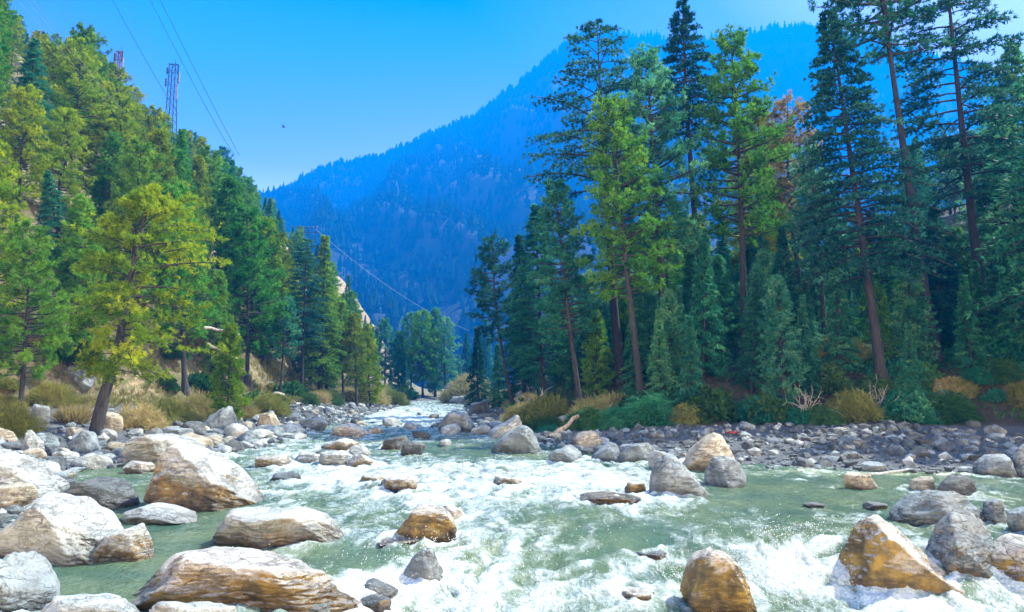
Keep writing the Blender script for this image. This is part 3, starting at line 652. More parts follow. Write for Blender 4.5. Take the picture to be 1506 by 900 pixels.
def infr(x, y, z=0.0, m=20):
    px, py = project(np.array([x, y, z])); return -m < px < 1506 + m
def scatter(nmax, fy, fx, fr, zone, group):
    c = 0
    for _ in range(nmax * 30):
        y = fy(); x = fx(y)
        if infr(x, y) and stone(x, y, fr(y), zone, group): c += 1
        if c >= nmax: break
U = rng.uniform
def medium(n, fy, fx, lab, group):
    c = 0
    for _ in range(n * 40):
        y = fy(); x = fx(y); r = min(.42 + rng.exponential(.22), 1.1) * np.interp(y, [18, 60, 120], [.9, 1.1, 1.6])
        if not infr(x, y) or any((a - x) ** 2 + (b_ - y) ** 2 < (.8 * (q + r)) ** 2 for a, b_, q in placed): continue
        mt, me = STONE[rng.integers(len(STONE))]
        o = link('boulder', me, loc=(x, y, float(surf(x, y)) + r * .15)); o.scale = (r, r, r); o.rotation_euler = (rng.normal() * .2, rng.normal() * .2, rng.uniform(0, 6.28))
        tag(o, f'medium {COLNAME[mt]} boulder {lab}', 'boulder', f'medium {COLNAME[mt]} boulders {group}'); placed.append((x, y, r)); c += 1
        if c >= n: break
medium(48, lambda: U(19, 50), lambda y: XL(y) + .4 - abs(rng.normal()) * 3.0, 'packed among stones on the left bank', 'on the left bank')
medium(13, lambda: U(28, 60), lambda y: XL(y) + U(0, .75) * (XR(y) - XL(y)), 'standing in the river upstream of the white rapids', 'in the river')
medium(26, lambda: U(30, 70), lambda y: XR(y) + abs(rng.normal()) * 1.8, 'packed along the shaded right edge of the river', 'on the right edge')
scatter(112, lambda: U(20, 54) , lambda y: XL(y) + .6 - abs(rng.normal()) * 3.6, lambda y: min(.28 + rng.exponential(.26), 1.15), 'lying on the left bank before the leaning pine and shrubs', 'on the near left bank')
scatter(60, lambda: 50 * math.exp(U(0, .95)), lambda y: XL(y) - .6 - abs(rng.normal()) * 4.0, lambda y: min(.35 + rng.exponential(.3), 1.3), 'lying on the far left bank towards the bend', 'on the far left bank')
scatter(18, lambda: U(36, 95), lambda y: U(XL(y) + 1, XR(y) - .5), lambda y: min(.2 + rng.exponential(.2), .8), 'breaking the water of the upper river', 'in the upper river')
scatter(38, lambda: U(30, 75), lambda y: XR(y) + abs(rng.normal()) * 1.6, lambda y: min(.3 + rng.exponential(.25), 1.0), 'shaded by the wood on the right river edge', 'on the shaded right edge')
scatter(46, lambda: U(25, 41), lambda y: U(max(XR(y), 6), 30), lambda y: min(.16 + rng.exponential(.14), .6), 'shaded on the shingle bar below the right wood', 'on the shingle bar')
gP, gF = ico(1)
def gravel(n, name):
    rs = np.random.default_rng(17); xs, ys, rr = [], [], []
    y = 8 + rs.uniform(0, 1, n * 3) ** 1.7 * 120
    side = rs.uniform(size=n * 3)
    x = np.where(side < .42, XL(y) + .8 - np.abs(rs.normal(size=n * 3)) * 4.2, XR(y) - .6 + rs.uniform(0, 1, n * 3) * np.where(y < 42, 22, 4.5))
    td = toe_dist(x, y); ok = ((side < .42) & (x > XF(y) - 2.5)) | ((side >= .42) & (td < 1.0))
    px, _ = project(np.stack([x, y, 0 * x], -1)); ok &= (px > -40) & (px < 1550)
    x, y = x[ok][:n], y[ok][:n]; n = len(x)
    r = .05 + rs.exponential(.085, n) * np.clip(y / 30, .6, 1.6); r = np.minimum(r, .34)
    k = len(gP)
    jit = 1 + .28 * rs.normal(size=(n, k, 1)); sc = rs.uniform(.6, 1.2, (n, 1, 3)) * np.array([1, 1, .65])
    a = rs.uniform(0, 6.28, n); ca, sa = np.cos(a)[:, None], np.sin(a)[:, None]
    Q = gP[None] * jit * sc * r[:, None, None]
    V = np.stack([Q[..., 0] * ca - Q[..., 1] * sa + x[:, None], Q[..., 0] * sa + Q[..., 1] * ca + y[:, None], Q[..., 2] + (surf(x, y) + r * .2)[:, None]], -1)
    F = gF[None] + (np.arange(n) * k)[:, None, None]
    idx = rs.choice(3, n, p=[.66, .16, .18])  # mix kept mostly dark, so the bar's shade is in the colour
    me = np_mesh(name, V.reshape(-1, 3), F.reshape(-1, 3), False, [M['rock_dark'], M['rock_pale'], M['rock_grey']], midx=np.repeat(idx, len(gF)))
    tag(link(name, me), kind='stuff')
gravel(15000, 'gravel')

# ------------------------------------------------------------------ trees
def cedar(H, Rad, t0, nbr, seed, open_=0.0, droop=.22, top=.85, leafs=5, L=.30, W=.055, side_bias=None, rise=.12, bark='bark_dark'):
    """Tiered conifer: long level branches, flat sprays of short needles."""
    rs = np.random.default_rng(seed); tb = Tubes(); P, D, S, T = [], [], [], []
    bend = rs.normal(size=2) * .012 * H
    tp = lambda t: np.array([bend[0] * math.sin(t * 2.6), bend[1] * math.sin(t * 2.1), H * t])
    ts = np.linspace(0, 1, 12); tb.add([tp(t) for t in ts], .0115 * H * (1 - ts) ** .85 * (1 + .8 * np.exp(-ts * 28)) + .018, 8)
    az = 0
    for i in range(nbr):
        t = t0 + (1 - t0) * ((i + rs.uniform(0, .8)) / nbr) ** .92
        tt = (t - t0) / (1 - t0)
        az += 2.4 + rs.normal() * .35
        ln = Rad * ((1 - tt) ** top * rs.uniform(.6, 1.12) + .03) * min(1, .55 + tt * 4)
        if side_bias is not None: ln *= 1 + .45 * math.cos(az - side_bias) * (1 - tt)
        if open_ and rs.uniform() < open_ * .5: continue
        ln = max(ln, .35); d = np.array([math.cos(az), math.sin(az), 0.0]); sd = np.array([-d[1], d[0], 0])
        s = np.linspace(0, 1, 6); r0 = rs.uniform(.3, 1.1) * rise + .35 * tt
        B_ = tp(t)[None] + d[None] * (s * ln)[:, None] + sd[None] * (.08 * ln * rs.normal() * s ** 2)[:, None]
        B_[:, 2] += ln * (r0 * s - (droop + .1) * s ** 2.2)
        tb.add(B_, (.006 * H * (ln / Rad) * (1 - s * .85) * .55 + .008), 4)
        nt_ = max(4, int(11 * ln / Rad) + 4); tint0 = rs.normal() * .35
        for q in range(nt_):
            u = (.22 if open_ < .3 else .35) + .78 * (q + rs.uniform()) / nt_ * (.78 if open_ < .3 else .65); u = min(u, 1)
            p0 = np.array([np.interp(u, s, B_[:, j]) for j in range(3)])
            sg = 1 if q % 2 else -1
            tl = ln * .42 * (1.08 - u * .75) * rs.uniform(.6, 1.1)
            td = norm((d * .75 + sd * sg * .8 + np.array([0, 0, rs.normal() * .12 - .08]))[None])[0]
            m = max(3, int(tl / .30) + 1); v = np.linspace(.1, 1, m)
            pts = p0[None] + td[None] * (v * tl)[:, None]; pts[:, 2] -= .16 * tl * v ** 2
            if open_ > .3: pts += 0; 
            if tl > .5: tb.add(np.stack([p0, pts[-1]]), [.012, .004], 3)
            P.append(pts + rs.normal(size=pts.shape) * .05); D.append(np.repeat((td + np.array([0, 0, .25]))[None], m, 0)); S.append(np.full(m, 1.0)); T.append(np.full(m, tint0 + rs.normal() * .2))
        e = 4; P.append(B_[-e:] + rs.normal(size=(e, 3)) * .04); D.append(np.repeat((d + np.array([0, 0, .1]))[None], e, 0)); S.append(np.full(e, 1.0)); T.append(np.full(e, tint0))
    P, D, T = np.concatenate(P), np.concatenate(D), np.concatenate(T)
    V, F, tt = blades(P, D, L, W, .55, leafs, rs, T)
    return tb.mesh('trunk', M[bark]), (V, F, tt), H
def pine(H, Rad, t0, nbr, seed, L=.46, W=.075, k=15, rise=.5, round_=.55, dens=1.0, bark='bark', bend_amt=.012, low=.5, clump=.55):
    """Long needled pine: rising branches that end in round tufts."""
    rs = np.random.default_rng(seed); tb = Tubes(); P, D, T = [], [], []
    bend = rs.normal(size=2) * bend_amt * H
    tp = lambda t: np.array([bend[0] * math.sin(t * 3.0), bend[1] * math.sin(t * 2.3), H * t])
    ts = np.linspace(0, 1, 12); tb.add([tp(t) for t in ts], .0115 * H * (1 - ts) ** .8 * (1 + .8 * np.exp(-ts * 28)) + .02, 8)
    az = 0
    for i in range(nbr):
        t = t0 + (1 - t0) * ((i + rs.uniform(0, .9)) / nbr) ** .9; tt = (t - t0) / (1 - t0)
        az += 2.4 + rs.normal() * .5
        ln = Rad * (low + (1 - low) * min(1, tt * 3.2)) * max(1 - tt, 0) ** round_ * rs.uniform(.55, 1.15) + .35
        d = np.array([math.cos(az), math.sin(az), 0.0]); sd = np.array([-d[1], d[0], 0])
        s = np.linspace(0, 1, 6); rz = rise * rs.uniform(.3, 1.2) * (.35 + tt)
        B_ = tp(t)[None] + d[None] * (s * ln)[:, None] + sd[None] * (.15 * ln * rs.normal() * s ** 2)[:, None]
        B_[:, 2] += ln * (rz * s ** 1.4 - .12 * s * (1 - tt))
        tb.add(B_, .010 * H * (ln / Rad) * (1 - s * .85) * .5 + .008, 4)
        tint0 = rs.normal() * .35
        ns = max(3, int(8 * ln / Rad * dens) + 2)
        for q in range(ns):
            u = .3 + .7 * (q + rs.uniform()) / ns
            p0 = np.array([np.interp(u, s, B_[:, j]) for j in range(3)])
            td = norm((d * .6 + sd * rs.normal() * .75 + np.array([0, 0, .35 + rs.normal() * .3]))[None])[0]
            tl = ln * .34 * rs.uniform(.5, 1.15) * (1.15 - .6 * u)
            e = p0 + td * tl
            if tl > .35: tb.add(np.stack([p0, e]), [.014, .006], 3)
            for w in range(3):
                P.append(p0 + td * tl * (.45 + .28 * w) + rs.normal(size=3) * .12 * (1 + clump)); D.append(norm((td + rs.normal(size=3) * .35 + np.array([0, 0, .25]))[None])[0]); T.append(tint0 + rs.normal() * .25)
        P.append(B_[-1]); D.append(norm((d + np.array([0, 0, .5]))[None])[0]); T.append(tint0 + .2)
    V, F, tt = blades(np.array(P), np.array(D), L, W, .75, k, rs, np.array(T))
    return tb.mesh('trunk', M[bark]), (V, F, tt), H
def crown(data, matname):
    V, F, t = data; return np_mesh('crown', V, F, False, [M[matname]], {'tint': t})
PROTO = {}
def proto(key, res, *mats):
    for m in mats: PROTO[(key, m)] = (res[0], crown(res[1], m), res[2])
proto('cedar_a', cedar(20, 5.0, .16, 170, 1, W=.10, L=.34), 'cedar_leaf', 'cedar_dark', 'pine_teal')
proto('cedar_b', cedar(20, 4.0, .10, 185, 2, top=.95, W=.10, L=.34), 'cedar_leaf', 'cedar_dark', 'pine_leaf')
proto('fir', cedar(12, 2.6, .05, 130, 3, top=1.0, droop=.30, rise=.05, L=.26, W=.085), 'cedar_leaf', 'cedar_dark', 'pine_teal')
proto('cedar_open', cedar(26, 6.2, .52, 80, 4, open_=.35, top=.55, droop=.12, rise=.16, side_bias=math.pi, leafs=9, L=.30, W=.07), 'cedar_dark')
proto('cedar_spire', cedar(28, 4.4, .60, 110, 5, open_=.15, top=.9, droop=.34, rise=.10, leafs=9, L=.28, W=.07), 'cedar_dark')
proto('cedar_wide', cedar(22, 5.0, .30, 150, 6, top=.85, droop=.30, rise=.05, leafs=6, W=.09), 'cedar_dark')
proto('cedar_tall', cedar(34, 6.6, .34, 84, 7, open_=.25, top=.45, droop=.26, rise=.10, leafs=8, L=.46, W=.10), 'cedar_dark', 'cedar_leaf')
proto('pine_a', pine(18, 4.4, .18, 95, 11), 'pine_leaf', 'pine_yellow', 'pine_teal', 'cedar_leaf')
proto('pine_b', pine(18, 3.6, .26, 90, 12, round_=.7), 'pine_leaf', 'pine_yellow', 'pine_teal')
proto('pine_c', pine(18, 3.8, .40, 56, 13, round_=.5, dens=.8), 'pine_leaf', 'pine_yellow', 'pine_teal', 'brown_leaf')
proto('pine_tall', pine(26, 4.2, .34, 105, 14, round_=.55), 'pine_leaf', 'pine_teal', 'pine_yellow')
proto('pine_lanky', pine(34, 6.0, .70, 70, 15, round_=.4, dens=1.1, rise=.35, bark='bark'), 'cedar_leaf', 'cedar_dark')
proto('pine_dense', pine(16, 3.2, .06, 120, 16, round_=.8, L=.40), 'pine_leaf', 'pine_teal', 'pine_yellow')
def tree(key, leaf, x, y, h, label, name='conifer_tree', cat='tree', group=None, lean=0.0, rz=None, zoff=-.15, wide=1.0, z=None):
    tr, cr, H = PROTO[(key, leaf)]
    e = bpy.data.objects.new(name, None); COL.objects.link(e); e.empty_display_size = .3
    e.location = (x, y, (ground(x, y) if z is None else z) + zoff); s = h / H
    e.scale = (s * wide, s * wide, s); e.rotation_mode = 'YXZ' if False else 'XYZ'
    M_ = Matrix_lean(lean, U(0, 6.28) if rz is None else rz); e.rotation_euler = M_
    tag(e, label, cat, group); link('trunk', tr, e); link('crown', cr, e); return e
from mathutils import Matrix
def Matrix_lean(lean, rz): return (Matrix.Rotation(lean, 3, 'Y') @ Matrix.Rotation(rz, 3, 'Z')).to_euler()
def tree_px(key, leaf, bx, by, tx, ty, Y, label, **kw):
    """A tree standing on the ground at distance Y below photo pixel column bx, its top at (tx, ty)."""
    p = at(bx, by, Y); x = p[0]; g = ground(x, Y); t = at(tx, ty, Y)
    h = math.hypot(t[2] - g, t[0] - x); lean = math.atan2(t[0] - x, t[2] - g)
    return tree(key, leaf, x, Y, h, label, lean=lean, **kw)

# -- right wood: the trees one can tell apart
RT = [
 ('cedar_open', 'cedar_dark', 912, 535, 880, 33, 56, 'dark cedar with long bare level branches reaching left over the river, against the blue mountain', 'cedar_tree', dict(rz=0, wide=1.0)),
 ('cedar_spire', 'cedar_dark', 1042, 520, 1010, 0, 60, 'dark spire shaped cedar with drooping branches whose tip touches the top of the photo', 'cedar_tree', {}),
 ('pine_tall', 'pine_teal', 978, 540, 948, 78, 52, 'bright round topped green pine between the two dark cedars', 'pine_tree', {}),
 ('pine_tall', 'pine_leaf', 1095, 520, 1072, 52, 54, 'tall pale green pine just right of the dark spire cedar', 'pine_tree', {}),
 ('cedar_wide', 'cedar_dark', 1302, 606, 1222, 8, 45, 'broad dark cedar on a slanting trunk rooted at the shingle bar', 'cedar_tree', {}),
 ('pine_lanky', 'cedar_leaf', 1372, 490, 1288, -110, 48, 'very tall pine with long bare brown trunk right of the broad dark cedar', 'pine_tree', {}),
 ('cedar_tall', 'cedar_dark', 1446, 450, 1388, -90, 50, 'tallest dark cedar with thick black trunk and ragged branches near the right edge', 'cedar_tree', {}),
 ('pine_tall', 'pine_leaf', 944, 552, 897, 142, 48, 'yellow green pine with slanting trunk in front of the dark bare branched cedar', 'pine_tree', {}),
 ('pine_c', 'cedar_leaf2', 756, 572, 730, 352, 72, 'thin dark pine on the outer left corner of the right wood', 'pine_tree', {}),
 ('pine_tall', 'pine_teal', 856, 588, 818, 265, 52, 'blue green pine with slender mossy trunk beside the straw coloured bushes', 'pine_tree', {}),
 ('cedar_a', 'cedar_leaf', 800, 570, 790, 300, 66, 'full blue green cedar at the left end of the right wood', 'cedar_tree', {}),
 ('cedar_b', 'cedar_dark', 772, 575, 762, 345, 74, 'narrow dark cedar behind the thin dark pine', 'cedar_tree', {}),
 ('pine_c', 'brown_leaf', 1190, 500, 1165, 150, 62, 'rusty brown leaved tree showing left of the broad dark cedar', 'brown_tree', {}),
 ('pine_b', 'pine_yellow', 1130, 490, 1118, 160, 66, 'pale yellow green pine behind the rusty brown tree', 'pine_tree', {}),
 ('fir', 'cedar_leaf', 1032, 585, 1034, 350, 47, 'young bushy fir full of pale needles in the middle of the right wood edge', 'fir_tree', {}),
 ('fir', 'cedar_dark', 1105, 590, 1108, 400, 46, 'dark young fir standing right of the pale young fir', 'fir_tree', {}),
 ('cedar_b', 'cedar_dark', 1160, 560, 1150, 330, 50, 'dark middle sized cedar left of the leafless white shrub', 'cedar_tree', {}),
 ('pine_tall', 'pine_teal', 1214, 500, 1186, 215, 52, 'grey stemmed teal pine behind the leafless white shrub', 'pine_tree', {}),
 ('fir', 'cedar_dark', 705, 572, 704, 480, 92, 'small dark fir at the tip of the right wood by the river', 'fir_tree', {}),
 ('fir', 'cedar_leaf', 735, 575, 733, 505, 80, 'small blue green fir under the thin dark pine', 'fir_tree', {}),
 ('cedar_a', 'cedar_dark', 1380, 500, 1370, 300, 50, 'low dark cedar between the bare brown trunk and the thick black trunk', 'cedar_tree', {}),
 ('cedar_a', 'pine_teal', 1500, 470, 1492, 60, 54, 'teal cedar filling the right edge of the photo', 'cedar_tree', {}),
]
PROTO[('pine_c', 'cedar_leaf2')] = (PROTO[('pine_c', 'pine_teal')][0], crown(pine(18, 3.8, .40, 56, 13, round_=.5, dens=.8)[1], 'cedar_dark'), 18)
hero_xy = []
for key, leaf, bx, by, tx, ty, Y, lab, nm, kw in RT:
    e = tree_px(key, leaf, bx, by, tx, ty, Y, lab, name=nm, cat='cedar' if 'cedar' in nm else 'pine' if 'pine' in nm else 'fir' if 'fir' in nm else 'tree', **kw)
    hero_xy.append((e.location.x, e.location.y))
# -- right wood: the rest of it
KNAME = {'cedar_a': 'cedar_tree', 'cedar_b': 'cedar_tree', 'fir': 'fir_tree', 'pine_a': 'pine_tree', 'pine_b': 'pine_tree', 'pine_c': 'pine_tree', 'pine_tall': 'pine_tree', 'pine_dense': 'pine_tree'}
CNAME = {'cedar_leaf': 'blue green', 'cedar_dark': 'dark', 'pine_leaf': 'green', 'pine_yellow': 'yellow green', 'pine_teal': 'teal'}
def fill(n, gen, pick, size, zone, mind):
    c = 0
    for _ in range(n * 60):
        x, y = gen()
        if not infr(x, y, ground(x, y), 70): continue
        md = mind(y)
        if any((a - x) ** 2 + (b_ - y) ** 2 < md * md for a, b_ in hero_xy): continue
        z_ = zone(x, y)
        if z_ is None: continue
        key, leaf = pick(x, y); h = size(x, y) * (.55 if key == 'fir' and 'sapling' not in z_ else 1)
        if x < -15:
            gz = ground(x, y); _, pt = project(np.array([x, y, gz + h])); cp, _ = project(np.array([x, y, gz])); lim = np.interp(cp, SKX, SKY_) + U(0, 30)
            if pt < lim:
                h = float(at(cp, lim, y)[2]) - gz
                if h < 5.5: continue
        nm = KNAME[key]; kind = nm.split('_')[0]
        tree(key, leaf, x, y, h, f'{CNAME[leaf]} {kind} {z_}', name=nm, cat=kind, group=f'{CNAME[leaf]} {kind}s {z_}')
        hero_xy.append((x, y)); c += 1
        if c >= n: break
    return c
SKX = [-80, 0, 40, 100, 130, 165, 190, 215, 255, 280, 320, 345, 375, 400, 430, 445, 470, 500, 530, 555, 700]
SKY_ = [-200, 0, 35, 48, 45, 95, 130, 155, 172, 195, 205, 225, 262, 275, 305, 345, 350, 405, 430, 490, 560]
def rz_zone(x, y):
    px, _ = project(np.array([x, y, ground(x, y)])); td = float(toe_dist(x, y))
    if td < 1.5 or td > 36: return None
    where = 'left part' if px < 900 else 'middle' if px < 1180 else 'right part'
    return f'in the crowded {where} of the right wood, ' + ('near its edge' if td < 12 else 'deep inside')
def rgen():
    y = U(43, 100); x = (U(690, 1560) - 753) / FPX * y
    return x, y
def rpick(x, y):
    q = U(0, 1); td = float(toe_dist(x, y))
    if td < 10: return [('fir', 'cedar_dark'), ('fir', 'cedar_leaf'), ('cedar_b', 'cedar_leaf'), ('pine_b', 'pine_teal'), ('cedar_a', 'cedar_dark')][int(q * 5)]
    return [('pine_a', 'pine_teal'), ('pine_b', 'pine_teal'), ('cedar_a', 'cedar_leaf'), ('pine_tall', 'pine_teal'), ('pine_c', 'pine_yellow'), ('cedar_b', 'cedar_leaf'), ('pine_a', 'pine_leaf')][int(q * 7)]
def rsize(x, y):
    px, _ = project(np.array([x, y, 5.0]))
    return U(.6, 1.1) * np.interp(px, [700, 800, 900, 1000, 1200, 1350, 1500], [8, 12, 15, 14, 10, 9, 10]) * np.interp(y, [40, 60, 110], [.85, 1, 1.15])
fill(64, rgen, rpick, rsize, rz_zone, lambda y: 2.6 + .012 * y)

for x, y, h, key, leaf, lab in [(33.5, 40.5, 27, 'cedar_a', 'cedar_leaf', 'tall cedar just outside the right edge, nearest the shingle'), (37, 38.2, 27, 'pine_a', 'pine_teal', 'tall pine outside the right edge, beside the cedar nearest the shingle'), (41, 36, 27, 'cedar_b', 'cedar_leaf', 'tall narrow cedar outside the right edge, along the bank'), (46, 33.5, 27, 'cedar_a', 'cedar_dark', 'dark cedar outside the right edge, farthest along the bank'), (40, 44, 28, 'cedar_a', 'pine_teal', 'teal cedar outside the right edge, up the bank'), (47, 41, 28, 'cedar_b', 'cedar_dark', 'dark narrow cedar outside the right edge, up the bank')]:
    tree(key, leaf, x, y, h, lab, name=KNAME[key], cat=KNAME[key].split('_')[0]); hero_xy.append((x, y))

fill(12, lambda: ((lambda y: ((U(1340, 1500) - 753) / FPX * y, y))(U(84, 112))), lambda x, y: ('pine_a', 'pine_teal') if U(0, 1) < .5 else ('cedar_a', 'cedar_leaf'), lambda x, y: U(11, 14), lambda x, y: 'far up the slope behind the thick black trunk', lambda y: 4.0)
def ypick(x, y): return [('fir', 'pine_teal'), ('pine_dense', 'pine_teal'), ('fir', 'cedar_leaf'), ('pine_dense', 'pine_leaf')][int(U(0, 4))]
KNAME['pine_dense'] = 'pine_tree'
def yzone(x, y):
    px, _ = project(np.array([x, y, ground(x, y)])); td = float(toe_dist(x, y))
    return None if td < 2.5 or td > 30 else f'sapling in the understorey of the ' + ('left part' if px < 900 else 'middle' if px < 1180 else 'right part') + ' of the right wood'
fill(74, lambda: ((lambda y: ((U(700, 1540) - 753) / FPX * y, y))(U(44, 74))), ypick, lambda x, y: U(4.5, 8.5), yzone, lambda y: 1.7)

# -- left side: the leaning pine and its neighbours at the foot of the hill
def leaning_pine():
    rs = np.random.default_rng(77); Y = 37.0
    b0 = at(140, 612, Y); g = ground(b0[0], Y)
    pix = [(140, 616), (152, 585), (165, 545), (176, 500), (184, 455), (192, 410), (203, 360), (214, 315), (222, 285)]
    pts = np.array([at(px, py, Y + .12 * i) for i, (px, py) in enumerate(pix)]); pts[0, 2] = g - .3
    e = bpy.data.objects.new('leaning_pine', None); COL.objects.link(e); e.location = (pts[0][0], Y, g)
    pts = pts - np.array(e.location); tb = Tubes()
    tb.add(pts, [.36, .28, .24, .21, .19, .16, .12, .08, .03], 10)
    P, D, T = [], [], []; n = 74; az = 0
    for i in range(n):
        t = .22 + .78 * ((i + rs.uniform()) / n); q = t * 8
        p0 = np.array([np.interp(q, range(9), pts[:, j]) for j in range(3)])
        az += 2.4 + rs.normal() * .4; d = np.array([math.cos(az), math.sin(az), 0]); sd = np.array([-d[1], d[0], 0])
        ln = np.interp(t, [.22, .34, .5, .7, .88, 1], [2.2, 2.9, 3.4, 3.3, 2.2, .6]) * rs.uniform(.6, 1.1) * (1.05 + .35 * d[0])
        s = np.linspace(0, 1, 6); B_ = p0[None] + d * (s * ln)[:, None] + sd * (.12 * ln * rs.normal() * s ** 2)[:, None]
        B_[:, 2] += ln * ((.28 * t + .05) * s - (.5 - .35 * t) * s ** 2.2 * (1.0 if t < .6 else .5))
        tb.add(B_, .055 * (1 - .82 * s) * (ln / 4) + .008, 5); tint0 = rs.normal() * .4 + .25 * d[0]  # right-hand sunny side of the crown is lightened in the leaf tint
        for w in range(11):
            u = .3 + .7 * (w + rs.uniform()) / 11; p1 = np.array([np.interp(u, s, B_[:, j]) for j in range(3)])
            td = norm((d * .6 + sd * rs.normal() * .8 + np.array([0, 0, .2 + rs.normal() * .3]))[None])[0]; tl = ln * .3 * rs.uniform(.4, 1.1)
            tb.add(np.stack([p1, p1 + td * tl]), [.014, .005], 3)
            for v in (.35, .6, .85, 1.05):
                P.append(p1 + td * tl * v + rs.normal(size=3) * .08); D.append(norm((td + rs.normal(size=3) * .4)[None])[0]); T.append(tint0 + rs.normal() * .3)
    V, F, tt = blades(np.array(P), np.array(D), .27, .042, .8, 14, rs, np.array(T))
    tag(e, 'leaning yellow green pine with thick bent trunk rooted in the left bank stones', 'pine')
    link('trunk', tb.mesh('trunk', M['bark']), e); link('crown', np_mesh('crown', V, F, False, [M['pine_fresh']], {'tint': tt}), e)
    hero_xy.append((e.location.x, e.location.y))
leaning_pine()
LT = [
 ('cedar_tall', 'cedar_dark', 443, 592, 452, 350, 84, 'tall thin dark cedar with bare lower trunk below the wooden power line frame', 'cedar_tree', {}),
 ('cedar_b', 'pine_leaf', 470, 590, 478, 345, 88, 'green cedar standing close behind the tall thin dark cedar', 'cedar_tree', {}),
 ('pine_b', 'pine_leaf', 505, 588, 500, 440, 92, 'small green pine at the river end of the left hill foot', 'pine_tree', {}),
 ('pine_b', 'pine_yellow', 525, 590, 522, 460, 90, 'yellow green pine with a bent stem at the river end of the left hill foot', 'pine_tree', {}),
 ('pine_dense', 'pine_yellow', 545, 588, 540, 478, 96, 'bushy yellowish pine last in the row at the left hill foot', 'pine_tree', {}),
 ('pine_c', 'pine_teal', 412, 565, 424, 440, 76, 'thin leaning pale stemmed young pine in front of the bare tan slope', 'pine_tree', {}),
 ('pine_dense', 'pine_yellow', 336, 560, 338, 475, 47, 'stunted yellow pine with bare dead branches right of the leaning pine', 'pine_tree', {}),
 ('fir', 'cedar_leaf', 508, 462, 512, 404, 165, 'lone dark fir on the bare shoulder right of the power line frame', 'fir_tree', {}),
 ('pine_a', 'pine_leaf', 30, 600, 40, 330, 46, 'bright green tufted pine at the left edge behind the yellow green bush', 'pine_tree', {}),
 ('pine_a', 'pine_yellow', -20, 590, -12, 210, 50, 'pale yellow pine half cut by the left edge', 'pine_tree', {}),
 ('cedar_a', 'cedar_leaf', 82, 570, 70, 250, 58, 'large grey green cedar behind the bright tufted pine at the left', 'cedar_tree', {}),
 ('pine_b', 'pine_leaf', 275, 545, 262, 270, 62, 'tall green pine just right of the leaning pine crown', 'pine_tree', {}),
 ('pine_a', 'pine_leaf', 365, 530, 360, 310, 74, 'tall green pine above the stunted yellow pine', 'pine_tree', {}),
 ('pine_a', 'pine_leaf', 118, 255, 124, 42, 100, 'big round headed pine standing highest on the left skyline', 'pine_tree', {}),
]
for key, leaf, bx, by, tx, ty, Y, lab, nm, kw in LT:
    if by < 520:
        p = hit(bx, by, terrain, 30, 250); Y = p[1]
    e = tree_px(key, leaf, bx, by, tx, ty, Y, lab, name=nm, cat=nm.split('_')[0], **kw); hero_xy.append((e.location.x, e.location.y))
def lz_zone(x, y):
    z = ground(x, y); px, py = project(np.array([x, y, z])); up = float(XF(y) - x)
    if up < 1.0: return None
    n = float(fbm(x * .05, y * .05, 7.0, 3))
    bare = .25 * n + .55 * math.exp(-((x + 42) / 12) ** 2 - ((y - 130) / 50) ** 2) + .6 * math.exp(-((x + 44) / 12) ** 2 - ((y - 205) / 25) ** 2)
    if bare > .30 and U(0, 1) < .85: return None
    hgt = 'at the foot of the left hill' if up < 14 else 'halfway up the left hill' if up < 45 else 'high on the left hill'
    col = 'near the left edge' if px < 110 else 'below the lattice mast' if px < 300 else 'towards the power line frame' if px < 430 else 'at the river end'
    return f'{hgt}, {col}'
def lgen():
    y = 43 + U(0, 1) ** 1.25 * 190; return (U(-70, 565) - 753) / FPX * y, y
def lpick(x, y):
    q = U(0, 1)
    if y > 130: return [('cedar_b', 'cedar_leaf'), ('pine_a', 'pine_leaf'), ('cedar_a', 'cedar_dark'), ('pine_b', 'pine_leaf'), ('fir', 'cedar_dark'), ('pine_a', 'cedar_leaf')][int(q * 6)]
    return [('pine_a', 'pine_leaf'), ('pine_b', 'pine_leaf'), ('cedar_b', 'pine_leaf'), ('pine_dense', 'pine_yellow'), ('cedar_a', 'cedar_leaf'), ('pine_dense', 'pine_leaf'), ('pine_a', 'pine_yellow')][int(q * 7)]
fill(240, lgen, lpick, lambda x, y: U(11, 17) * np.interp(y, [44, 80, 240], [.8, 1, 1.05]), lz_zone, lambda y: 2.9 + .012 * y)
# -- the group of pines where the river bends
for i, (px, ty, Y) in enumerate([(566, 470, 150), (586, 488, 152), (604, 462, 158), (622, 458, 153), (640, 455, 160), (655, 468, 156), (596, 520, 148), (575, 540, 146)]):
    key, leaf = [('pine_a', 'pine_teal'), ('pine_dense', 'pine_leaf'), ('pine_a', 'pine_teal'), ('pine_a', 'pine_leaf'), ('pine_dense', 'pine_teal'), ('pine_a', 'pine_teal'), ('cedar_b', 'cedar_leaf'), ('fir', 'cedar_leaf')][i]
    small = i >= 6
    e = tree_px(key, leaf, px, 583, px, ty, Y, 'small dark conifer in front of the hazy pines at the river bend' if small else 'pale hazy pine in the clump of tall pines at the river bend', name='fir_tree' if small else 'pine_tree', cat='fir' if small else 'pine', group='small conifers at the river bend' if small else 'hazy pines at the river bend')
for px, ty, Y in [(686, 488, 230), (700, 500, 240), (674, 520, 225), (715, 470, 235)]:
    tree_px('cedar_b', 'cedar_leaf', px, 580, px, ty, Y, 'faint blue cedar beyond the river bend, seen through the gap', name='cedar_tree', cat='cedar', group='faint cedars beyond the bend')

